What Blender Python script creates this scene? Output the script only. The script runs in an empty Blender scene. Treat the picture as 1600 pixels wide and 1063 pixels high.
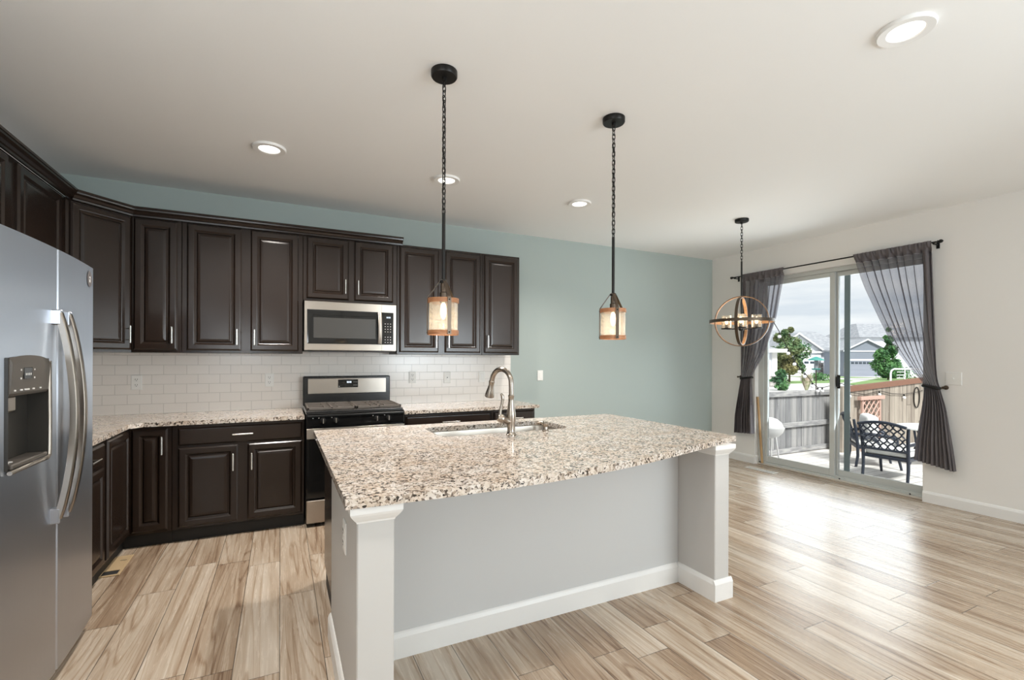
import bpy, bmesh, math, random
from mathutils import Vector, Matrix, noise
from mathutils.geometry import tessellate_polygon
random.seed(7)
PI = math.pi
C = bpy.context.scene.collection
SC = bpy.context.scene

# ---------------------------------------------------------------- camera
YAW, F, CX, CY, CAMH = 0.456, 737.0, 800.0, 560.4, 1.341
cam = bpy.data.cameras.new('camera'); camo = bpy.data.objects.new('camera', cam); C.objects.link(camo)
camo.location = (0, 0, CAMH)
camo.rotation_mode = 'QUATERNION'
camo.rotation_quaternion = (Matrix.Rotation(-YAW, 4, 'Z') @ Matrix.Rotation(PI/2, 4, 'X') @ Matrix.Rotation(0.0036, 4, 'Z')).to_quaternion()
cam.sensor_width = 36.0; cam.sensor_fit = 'HORIZONTAL'
cam.lens = F/1600*36.0
cam.shift_x = (800-CX)/1600.0
cam.shift_y = (CY-531.5)/1600.0
cam.clip_start = 0.02; cam.clip_end = 400
SC.camera = camo

# ---------------------------------------------------------------- view / sky / daylight
SC.view_settings.view_transform = 'Standard'
SC.view_settings.look = 'None'
SC.view_settings.exposure = 0.07
SC.view_settings.gamma = 1.0
SC.view_settings.use_curve_mapping = False
SC.cycles.max_bounces = 10; SC.cycles.diffuse_bounces = 5; SC.cycles.glossy_bounces = 4
SC.cycles.transmission_bounces = 6; SC.cycles.transparent_max_bounces = 16
SC.cycles.caustics_reflective = False; SC.cycles.caustics_refractive = False
SC.cycles.sample_clamp_indirect = 4.0
SC.cycles.use_denoising = True

W = bpy.data.worlds.new('sky'); SC.world = W; W.use_nodes = True
wn = W.node_tree; wn.nodes.clear()
def wnode(t, **k):
    n = wn.nodes.new(t)
    for a, b in k.items(): setattr(n, a, b)
    return n
w_out = wnode('ShaderNodeOutputWorld'); w_bg = wnode('ShaderNodeBackground')
w_tc = wnode('ShaderNodeTexCoord'); w_map = wnode('ShaderNodeMapping')
w_map.inputs['Scale'].default_value = (1.6, 1.6, 11.0)
w_nz = wnode('ShaderNodeTexNoise'); w_nz.inputs['Scale'].default_value = 1.7; w_nz.inputs['Detail'].default_value = 6; w_nz.inputs['Roughness'].default_value = 0.55
w_cr = wnode('ShaderNodeValToRGB')
w_cr.color_ramp.elements[0].position = 0.36; w_cr.color_ramp.elements[0].color = (0.68, 0.73, 0.79, 1)
w_cr.color_ramp.elements[1].position = 0.60; w_cr.color_ramp.elements[1].color = (0.94, 0.94, 0.94, 1)
wl = wn.links.new
wl(w_tc.outputs['Generated'], w_map.inputs['Vector']); wl(w_map.outputs['Vector'], w_nz.inputs['Vector'])
wl(w_nz.outputs['Fac'], w_cr.inputs['Fac']); wl(w_cr.outputs['Color'], w_bg.inputs['Color'])
w_bg.inputs['Strength'].default_value = 1.10
wl(w_bg.outputs['Background'], w_out.inputs['Surface'])

def light(name, kind, loc, target=None, energy=10, color=(1, 1, 1), **kw):
    l = bpy.data.lights.new(name, kind); l.energy = energy; l.color = color
    for a, b in kw.items(): setattr(l, a, b)
    o = bpy.data.objects.new(name, l); C.objects.link(o); o.location = loc
    if target is not None:
        d = Vector(target)-Vector(loc); o.rotation_mode = 'QUATERNION'; o.rotation_quaternion = d.to_track_quat('-Z', 'Y')
    return o
light('sun', 'SUN', (0, -10, 20), (7.2, 10, -2), 5.2, (1.0, 0.97, 0.93), angle=math.radians(12))
# daylight added through windows invented behind the camera, and through the glass door
light('added_rear_daylight', 'AREA', (4.1, -3.9, 1.55), (3.0, 0, 2.9), 122, (0.84, 0.94, 1.0), shape='RECTANGLE', size=2.2, size_y=1.6)
light('added_side_daylight', 'AREA', (-1.46, -2.0, 1.55), (2.0, -1.1, 2.3), 34, (0.84, 0.94, 1.0), shape='RECTANGLE', size=2.1, size_y=1.6)
light('glass_door_daylight', 'AREA', (5.80, 3.18, 1.2), (0.0, 3.2, 3.4), 40, (0.84, 0.94, 1.0), shape='RECTANGLE', size=1.6, size_y=2.2)
# unseen fill lights added near the camera, aimed up to brighten the ceiling
light('added_ceiling_fill', 'AREA', (2.5, -1.3, 1.4), (1.8, -0.4, 2.6), 38, (0.84, 0.94, 1.0), shape='DISK', size=1.0)
light('added_ceiling_fill', 'AREA', (-0.5, -0.1, 1.55), (-0.6, 0.45, 2.74), 20, (0.90, 0.96, 1.0), shape='DISK', size=0.8)

# ---------------------------------------------------------------- materials
MATS = {}
def principled(name, color, rough=0.5, metal=0.0, spec=0.5, **kw):
    m = bpy.data.materials.new(name); m.use_nodes = True
    p = m.node_tree.nodes['Principled BSDF']
    p.inputs['Base Color'].default_value = (*color, 1); p.inputs['Roughness'].default_value = rough
    p.inputs['Metallic'].default_value = metal; p.inputs['Specular IOR Level'].default_value = spec
    for k, v in kw.items(): p.inputs[k.replace('_', ' ')].default_value = v
    MATS[name] = m
    return m
def nodes(m): return m.node_tree.nodes, m.node_tree.links.new, m.node_tree.nodes['Principled BSDF']
def N(nt, t, **k):
    n = nt.new(t)
    for a, b in k.items():
        if a in n.inputs: n.inputs[a].default_value = b
        else: setattr(n, a, b)
    return n
def coords(nt, lk, scale=(1, 1, 1), rot=(0, 0, 0)):
    # world position (the scene never moves), scaled
    g = nt.new('ShaderNodeNewGeometry'); mp = nt.new('ShaderNodeMapping')
    mp.inputs['Scale'].default_value = scale; mp.inputs['Rotation'].default_value = rot
    lk(g.outputs['Position'], mp.inputs['Vector'])
    return mp.outputs['Vector']
def ramp(nt, stops):
    r = nt.new('ShaderNodeValToRGB'); e = r.color_ramp.elements
    while len(e) < len(stops): e.new(0.5)
    for i, (p, c) in enumerate(stops): e[i].position = p; e[i].color = (*c, 1)
    return r
def add_bump(m, scale, strength, dist=0.002, detail=3, stretch=(1, 1, 1)):
    nt, lk, p = nodes(m)
    t = N(nt, 'ShaderNodeTexNoise', Scale=scale, Detail=detail); lk(coords(nt, lk, stretch), t.inputs['Vector'])
    b = N(nt, 'ShaderNodeBump', Strength=strength, Distance=dist); lk(t.outputs['Fac'], b.inputs['Height']); lk(b.outputs['Normal'], p.inputs['Normal'])
    return m
def mottled(m, c0, c1, scale, detail=4, stretch=(1, 1, 1), lo=0.35, hi=0.65):
    nt, lk, p = nodes(m)
    t = N(nt, 'ShaderNodeTexNoise', Scale=scale, Detail=detail); lk(coords(nt, lk, stretch), t.inputs['Vector'])
    r = ramp(nt, [(lo, c0), (hi, c1)]); lk(t.outputs['Fac'], r.inputs['Fac']); lk(r.outputs['Color'], p.inputs['Base Color'])
    return m

add_bump(principled('ceiling_paint', (0.87, 0.87, 0.86), 0.9, spec=0.2), 90, 0.12)
add_bump(principled('wall_paint', (0.81, 0.79, 0.76), 0.85, spec=0.25), 120, 0.08)
add_bump(principled('sage_paint', (0.390, 0.445, 0.425), 0.75, spec=0.3), 120, 0.08)
principled('trim_white', (0.80, 0.79, 0.77), 0.4)
principled('island_paint', (0.58, 0.58, 0.575), 0.6, spec=0.35)
principled('post_paint', (0.55, 0.535, 0.515), 0.55, spec=0.35)
principled('espresso', (0.020, 0.0125, 0.009), 0.21, spec=0.42)
principled('matte_black', (0.008, 0.007, 0.006), 0.6)  # near-black finish of toe kicks, base grille and microwave door gap
add_bump(principled('hammered_steel', (0.72, 0.70, 0.66), 0.24, 1.0), 260, 0.5, 0.001)
principled('black_gloss', (0.008, 0.008, 0.008), 0.08)
principled('black_enamel', (0.012, 0.012, 0.012), 0.22)
principled('cast_iron', (0.105, 0.088, 0.074), 0.62)
principled('black_metal', (0.014, 0.013, 0.012), 0.4, 0.6)
principled('bronze_metal', (0.10, 0.075, 0.055), 0.38, 0.8)
principled('brushed_nickel', (0.36, 0.315, 0.27), 0.22, 1.0)
principled('white_plastic', (0.80, 0.79, 0.76), 0.35)
principled('slot_dark', (0.03, 0.03, 0.03), 0.6)
principled('lamp_trim', (0.82, 0.81, 0.79), 0.5)
principled('door_vinyl', (0.56, 0.58, 0.56), 0.45)
principled('screen_vinyl', (0.26, 0.33, 0.36), 0.5)
mottled(principled('stick_wood', (0.45, 0.28, 0.13), 0.6), (0.40, 0.24, 0.11), (0.52, 0.34, 0.17), 20, 4, (1, 1, 0.1))
mottled(principled('band_wood', (0.36, 0.16, 0.07), 0.5), (0.28, 0.115, 0.045), (0.40, 0.185, 0.085), 30, 4, (1, 1, 4))
mottled(principled('orb_wood', (0.33, 0.19, 0.10), 0.5), (0.27, 0.15, 0.08), (0.40, 0.24, 0.13), 30, 4)
principled('vent_tan', (0.52, 0.38, 0.22), 0.45)
principled('vent_grey', (0.62, 0.58, 0.52), 0.45)
principled('dispenser_bronze', (0.13, 0.115, 0.10), 0.4, 0.4)
principled('dispenser_dark', (0.030, 0.027, 0.023), 0.35)
principled('badge_grey', (0.16, 0.145, 0.145), 0.4)
principled('mark_light', (0.75, 0.73, 0.70), 0.5)
principled('cushion_white', (0.78, 0.78, 0.76), 0.9)
principled('chair_metal', (0.032, 0.040, 0.058), 0.38, 0.4)
principled('table_white', (0.75, 0.77, 0.76), 0.3)
principled('grill_white', (0.80, 0.80, 0.80), 0.4)
principled('green_plastic', (0.05, 0.28, 0.24), 0.5)
principled('house_white', (0.64, 0.67, 0.72), 0.85)
principled('garage_white', (0.74, 0.77, 0.82), 0.7)
principled('house_grey', (0.20, 0.225, 0.27), 0.85)
principled('garage_grey', (0.25, 0.275, 0.33), 0.7)
principled('glass_dark', (0.05, 0.065, 0.085), 0.15)
mottled(principled('roof_shingle', (0.30, 0.31, 0.33), 0.9), (0.25, 0.265, 0.29), (0.34, 0.355, 0.38), 2.5, 6)
mottled(principled('stone_veneer', (0.3, 0.27, 0.25), 0.9), (0.15, 0.14, 0.14), (0.5, 0.47, 0.45), 5, 2)
mottled(principled('concrete', (0.72, 0.70, 0.67), 0.9), (0.54, 0.535, 0.52), (0.64, 0.63, 0.61), 0.6, 4)
mottled(principled('lawn', (0.16, 0.28, 0.09), 0.95), (0.12, 0.23, 0.07), (0.24, 0.36, 0.13), 1.2, 6)
mottled(principled('bark', (0.14, 0.09, 0.06), 0.9), (0.10, 0.07, 0.05), (0.2, 0.14, 0.10), 9, 4)
mottled(principled('leaf_green', (0.07, 0.2, 0.06), 0.7), (0.035, 0.11, 0.045), (0.13, 0.30, 0.10), 1.6, 3)
mottled(principled('leaf_autumn', (0.07, 0.2, 0.06), 0.7), (0.04, 0.15, 0.06), (0.26, 0.24, 0.10), 0.55, 3)
mottled(principled('grass_plume', (0.5, 0.42, 0.3), 0.9), (0.20, 0.28, 0.10), (0.62, 0.52, 0.42), 4, 2)
principled('trellis_copper', (0.52, 0.34, 0.28), 0.6)
principled('cedar_cap', (0.20, 0.10, 0.065), 0.8)

def emitter(name, color, strength):
    m = bpy.data.materials.new(name); m.use_nodes = True; nt = m.node_tree.nodes; nt.clear()
    o = nt.new('ShaderNodeOutputMaterial'); e = nt.new('ShaderNodeEmission')
    e.inputs['Color'].default_value = (*color, 1); e.inputs['Strength'].default_value = strength
    m.node_tree.links.new(e.outputs[0], o.inputs[0]); MATS[name] = m
emitter('lamp_diffuser', (1.0, 0.95, 0.87), 3.2)
emitter('bulb_glow', (1.0, 0.76, 0.45), 9.0)
emitter('display_glow', (0.75, 0.85, 1.0), 1.6)

def clear_glass(name, tint=(1, 1, 1), gloss=0.02, bump=None, whiten=0.0, cover=0.0):
    m = bpy.data.materials.new(name); m.use_nodes = True; nt = m.node_tree.nodes; nt.clear(); lk = m.node_tree.links.new
    o = nt.new('ShaderNodeOutputMaterial'); mx = nt.new('ShaderNodeMixShader'); tr = nt.new('ShaderNodeBsdfTransparent'); gl = nt.new('ShaderNodeBsdfGlossy')
    lw = nt.new('ShaderNodeLayerWeight'); lw.inputs['Blend'].default_value = 0.18
    tr.inputs['Color'].default_value = (*tint, 1); gl.inputs['Roughness'].default_value = gloss
    lk(lw.outputs['Fresnel'], mx.inputs['Fac']); lk(tr.outputs[0], mx.inputs[1]); lk(gl.outputs[0], mx.inputs[2])
    last = mx
    if cover:
        df = nt.new('ShaderNodeBsdfTranslucent'); df.inputs['Color'].default_value = (0.9, 0.88, 0.84, 1)
        d2 = nt.new('ShaderNodeBsdfDiffuse'); d2.inputs['Color'].default_value = (0.9, 0.88, 0.84, 1)
        ad = nt.new('ShaderNodeMixShader'); lk(df.outputs[0], ad.inputs[1]); lk(d2.outputs[0], ad.inputs[2])
        nz = N(nt, 'ShaderNodeTexVoronoi', Scale=140.0)
        lk(coords(nt, lk), nz.inputs['Vector'])
        r = ramp(nt, [(0.1, (cover*1.6,)*3), (0.6, (cover*0.6,)*3)]); lk(nz.outputs['Distance'], r.inputs['Fac'])
        m2 = nt.new('ShaderNodeMixShader'); lk(r.outputs['Color'], m2.inputs['Fac']); lk(mx.outputs[0], m2.inputs[1]); lk(ad.outputs[0], m2.inputs[2]); last = m2
    lk(last.outputs[0], o.inputs[0]); MATS[name] = m
clear_glass('pane_glass', (0.97, 0.985, 0.985))
clear_glass('seeded_glass', (0.96, 0.94, 0.9), 0.05, cover=0.20)
clear_glass('cup_glass', (0.95, 0.94, 0.92), 0.05, cover=0.14)

# stainless: brushed horizontally so that reflections smear sideways
def stainless(name, color, rough, aniso, turn=0.0):
    m = principled(name, color, rough, 1.0, Anisotropic=aniso)
    nt, lk, p = nodes(m)
    tg = nt.new('ShaderNodeTangent'); tg.direction_type = 'RADIAL'; tg.axis = 'Z'
    lk(tg.outputs[0], p.inputs['Tangent']); p.inputs['Anisotropic Rotation'].default_value = turn
    t = N(nt, 'ShaderNodeTexNoise', Scale=1.0, Detail=2.0); lk(coords(nt, lk, (400, 400, 3)), t.inputs['Vector'])
    r = N(nt, 'ShaderNodeMapRange'); r.inputs['To Min'].default_value = rough*0.85; r.inputs['To Max'].default_value = rough*1.15
    lk(t.outputs['Fac'], r.inputs['Value']); lk(r.outputs[0], p.inputs['Roughness'])
stainless('fridge_steel', (0.55, 0.575, 0.63), 0.35, 0.95)
stainless('appliance_steel', (0.50, 0.455, 0.405), 0.30, 0.7, 0.25)
principled('sink_steel', (0.45, 0.41, 0.36), 0.34, 1.0)

# granite
def granite():
    m = principled('granite', (0.6, 0.55, 0.48), 0.10, spec=0.5); nt, lk, p = nodes(m)
    v = coords(nt, lk)
    wz = N(nt, 'ShaderNodeTexNoise', Scale=60.0, Detail=2.0); lk(v, wz.inputs['Vector'])
    va = N(nt, 'ShaderNodeVectorMath', operation='MULTIPLY_ADD'); lk(wz.outputs['Color'], va.inputs[0]); va.inputs[1].default_value = (0.018,)*3; lk(v, va.inputs[2])
    def vor(sc):
        t = N(nt, 'ShaderNodeTexVoronoi', Scale=sc); lk(va.outputs[0], t.inputs['Vector'])
        s = nt.new('ShaderNodeSeparateColor'); lk(t.outputs['Color'], s.inputs[0]); return s.outputs[0]
    a = vor(105.0)
    r1 = ramp(nt, [(0.0, (0.045, 0.04, 0.036)), (0.05, (0.16, 0.13, 0.11)), (0.13, (0.36, 0.30, 0.25)), (0.28, (0.53, 0.465, 0.40)), (0.50, (0.64, 0.58, 0.52)), (0.80, (0.70, 0.65, 0.60))])
    r1.color_ramp.interpolation = 'CONSTANT'; lk(a, r1.inputs['Fac'])
    big = N(nt, 'ShaderNodeTexNoise', Scale=9.0, Detail=4.0); lk(v, big.inputs['Vector'])
    r2 = ramp(nt, [(0.38, (0.90, 0.83, 0.76)), (0.62, (1.0, 1.0, 1.0))]); lk(big.outputs['Fac'], r2.inputs['Fac'])
    mx = N(nt, 'ShaderNodeMix', data_type='RGBA', blend_type='MULTIPLY'); mx.inputs[0].default_value = 1.0
    lk(r1.outputs['Color'], mx.inputs[6]); lk(r2.outputs['Color'], mx.inputs[7])
    b = vor(210.0)
    r3 = ramp(nt, [(0.0, (0.13, 0.11, 0.10)), (0.09, (1, 1, 1))]); r3.color_ramp.interpolation = 'CONSTANT'; lk(b, r3.inputs['Fac'])
    m3 = N(nt, 'ShaderNodeMix', data_type='RGBA', blend_type='MULTIPLY'); m3.inputs[0].default_value = 1.0
    lk(mx.outputs[2], m3.inputs[6]); lk(r3.outputs['Color'], m3.inputs[7]); lk(m3.outputs[2], p.inputs['Base Color'])
granite()

# subway tile
def tile():
    m = principled('subway_tile', (0.7, 0.66, 0.6), 0.18); nt, lk, p = nodes(m)
    g = nt.new('ShaderNodeNewGeometry'); s = nt.new('ShaderNodeSeparateXYZ'); lk(g.outputs['Position'], s.inputs[0])
    ad = N(nt, 'ShaderNodeMath', operation='ADD'); lk(s.outputs[0], ad.inputs[0]); lk(s.outputs[1], ad.inputs[1])
    cb = nt.new('ShaderNodeCombineXYZ'); lk(ad.outputs[0], cb.inputs[0])
    sz = N(nt, 'ShaderNodeMath', operation='SUBTRACT'); lk(s.outputs[2], sz.inputs[0]); sz.inputs[1].default_value = 0.882; lk(sz.outputs[0], cb.inputs[1])
    b = N(nt, 'ShaderNodeTexBrick', Scale=1.0); b.inputs['Brick Width'].default_value = 0.158; b.inputs['Row Height'].default_value = 0.079
    b.inputs['Mortar Size'].default_value = 0.0022; b.inputs['Mortar Smooth'].default_value = 0.3; b.offset = 0.5
    b.inputs['Color1'].default_value = (0.79, 0.745, 0.70, 1); b.inputs['Color2'].default_value = (0.81, 0.77, 0.725, 1); b.inputs['Mortar'].default_value = (0.60, 0.57, 0.53, 1)
    lk(cb.outputs[0], b.inputs['Vector']); lk(b.outputs['Color'], p.inputs['Base Color'])
    bp = N(nt, 'ShaderNodeBump', Strength=0.6, Distance=0.002); bp.invert = True; lk(b.outputs['Fac'], bp.inputs['Height']); lk(bp.outputs[0], p.inputs['Normal'])
tile()

# vinyl plank floor: planks run along Y
def planks(name, width, length, stops, rough, along='Y', gap=0.0016, grain=1.0, gapcol=0.25, spec=0.5, ringy=0.0):
    m = principled(name, (0.5, 0.4, 0.3), rough, spec=spec); nt, lk, p = nodes(m)
    g = nt.new('ShaderNodeNewGeometry'); s = nt.new('ShaderNodeSeparateXYZ'); lk(g.outputs['Position'], s.inputs[0])
    ax, al = {'Y': (0, 1), 'X': (1, 0), 'Z': (0, 2)}[along]
    def M(op, a, b=None):
        n = N(nt, 'ShaderNodeMath', operation=op)
        for i, x in enumerate((a, b)):
            if x is None: continue
            if isinstance(x, (int, float)): n.inputs[i].default_value = x
            else: lk(x, n.inputs[i])
        return n.outputs[0]
    u = M('DIVIDE', s.outputs[ax], width); row = M('FLOOR', u); fu = M('FRACT', u)
    wn1 = N(nt, 'ShaderNodeTexWhiteNoise', noise_dimensions='1D'); lk(row, wn1.inputs['W'])
    v = M('ADD', M('DIVIDE', s.outputs[al], length), wn1.outputs['Value']); col = M('FLOOR', v); fv = M('FRACT', v)
    idv = nt.new('ShaderNodeCombineXYZ'); lk(row, idv.inputs[0]); lk(col, idv.inputs[1])
    wn2 = N(nt, 'ShaderNodeTexWhiteNoise', noise_dimensions='2D'); lk(idv.outputs[0], wn2.inputs['Vector'])
    rnd = wn2.outputs['Value']
    # grain coordinates: stretched along the plank, shifted per plank
    gc = nt.new('ShaderNodeCombineXYZ')
    lk(M('ADD', M('MULTIPLY', s.outputs[ax], 7.0*grain), M('MULTIPLY', rnd, 37.0)), gc.inputs[0])
    lk(M('ADD', M('MULTIPLY', s.outputs[al], 0.36*grain), M('MULTIPLY', rnd, 91.0)), gc.inputs[1])
    n1 = N(nt, 'ShaderNodeTexNoise', Scale=1.0, Detail=6.0, Roughness=0.62, Distortion=1.3); lk(gc.outputs[0], n1.inputs['Vector'])
    n2 = N(nt, 'ShaderNodeTexNoise', Scale=9.0, Detail=4.0, Roughness=0.6, Distortion=0.4); lk(gc.outputs[0], n2.inputs['Vector'])
    n3 = N(nt, 'ShaderNodeTexNoise', Scale=0.85, Detail=1.5, Roughness=0.45, Distortion=0.8); lk(gc.outputs[0], n3.inputs['Vector'])
    rg = M('ABSOLUTE', M('SUBTRACT', M('FRACT', M('MULTIPLY', n3.outputs['Fac'], 13.0)), 0.5))
    rk = N(nt, 'ShaderNodeMapRange'); rk.inputs['From Min'].default_value = 0.0; rk.inputs['From Max'].default_value = 0.16; rk.inputs['To Min'].default_value = 0.15; rk.inputs['To Max'].default_value = 0.0; lk(rg, rk.inputs['Value'])
    f = M('ADD', M('ADD', M('MULTIPLY', n1.outputs['Fac'], 0.72), M('MULTIPLY', n2.outputs['Fac'], 0.25)), M('MULTIPLY', M('SUBTRACT', rnd, 0.5), 0.18))
    r = ramp(nt, stops); lk(M('SUBTRACT', M('ADD', f, 0.045), M('MULTIPLY', rk.outputs[0], ringy)), r.inputs['Fac'])
    eu = M('MULTIPLY', M('MINIMUM', fu, M('SUBTRACT', 1.0, fu)), width); ev = M('MULTIPLY', M('MINIMUM', fv, M('SUBTRACT', 1.0, fv)), length)
    e = M('MINIMUM', eu, ev)
    k = N(nt, 'ShaderNodeMapRange'); k.inputs['From Min'].default_value = gap*0.4; k.inputs['From Max'].default_value = gap*1.4; k.inputs['To Min'].default_value = gapcol; k.inputs['To Max'].default_value = 1.0
    lk(e, k.inputs['Value'])
    mx = N(nt, 'ShaderNodeMix', data_type='RGBA', blend_type='MULTIPLY'); mx.inputs[0].default_value = 1.0
    lk(r.outputs['Color'], mx.inputs[6]); lk(k.outputs[0], mx.inputs[7]); lk(mx.outputs[2], p.inputs['Base Color'])
    rr = N(nt, 'ShaderNodeMapRange'); rr.inputs['To Min'].default_value = rough*0.8; rr.inputs['To Max'].default_value = rough*1.25
    lk(n2.outputs['Fac'], rr.inputs['Value']); lk(rr.outputs[0], p.inputs['Roughness'])
    b = N(nt, 'ShaderNodeBump', Strength=0.25, Distance=0.002); lk(M('ADD', k.outputs[0], M('MULTIPLY', n2.outputs['Fac'], 0.25)), b.inputs['Height']); lk(b.outputs[0], p.inputs['Normal'])
planks('floor_plank', 0.18, 1.22, [(0.28, (0.19, 0.120, 0.075)), (0.42, (0.345, 0.250, 0.172)), (0.56, (0.48, 0.385, 0.292)), (0.70, (0.60, 0.52, 0.43))], 0.26, gap=0.0018, gapcol=0.20, ringy=1.0)
planks('deck_board', 0.14, 4.0, [(0.3, (0.60, 0.575, 0.55)), (0.7, (0.76, 0.74, 0.71))], 0.7, along='X', gap=0.004)
planks('fence_board', 0.14, 9.0, [(0.30, (0.12, 0.095, 0.075)), (0.45, (0.26, 0.225, 0.19)), (0.6, (0.40, 0.355, 0.30))], 0.9, along='Z', gap=0.004, spec=0.1)
planks('fence_board_grey', 0.14, 9.0, [(0.30, (0.13, 0.132, 0.14)), (0.45, (0.245, 0.247, 0.255)), (0.62, (0.37, 0.365, 0.36))], 0.9, along='Z', gap=0.004, spec=0.1)
mottled(principled('rail_grey', (0.22, 0.22, 0.225), 0.9, spec=0.1), (0.24, 0.242, 0.25), (0.42, 0.415, 0.41), 5, 4, (1, 6, 6))

# sheer curtain fabric
def curtain_mat(name, see):
    m = bpy.data.materials.new(name); m.use_nodes = True; nt = m.node_tree.nodes; nt.clear(); lk = m.node_tree.links.new
    o = nt.new('ShaderNodeOutputMaterial'); d = nt.new('ShaderNodeBsdfDiffuse'); t = nt.new('ShaderNodeBsdfTranslucent'); tr = nt.new('ShaderNodeBsdfTransparent')
    wv = N(nt, 'ShaderNodeTexNoise', Scale=420.0, Detail=1.0); lk(coords(nt, lk), wv.inputs['Vector'])
    r = ramp(nt, [(0.35, (0.150, 0.132, 0.134)), (0.65, (0.205, 0.184, 0.186))]); lk(wv.outputs['Fac'], r.inputs['Fac'])
    lk(r.outputs['Color'], d.inputs['Color']); t.inputs['Color'].default_value = (0.15, 0.145, 0.16, 1); tr.inputs['Color'].default_value = (0.93, 0.93, 0.97, 1)
    a = nt.new('ShaderNodeMixShader'); a.inputs['Fac'].default_value = 0.3; lk(d.outputs[0], a.inputs[1]); lk(t.outputs[0], a.inputs[2])
    b = nt.new('ShaderNodeMixShader'); b.inputs['Fac'].default_value = see; lk(a.outputs[0], b.inputs[1]); lk(tr.outputs[0], b.inputs[2])
    lk(b.outputs[0], o.inputs[0]); MATS[name] = m
curtain_mat('sheer_grey', 0.40)
curtain_mat('grey_fabric', 0.03)

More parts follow.
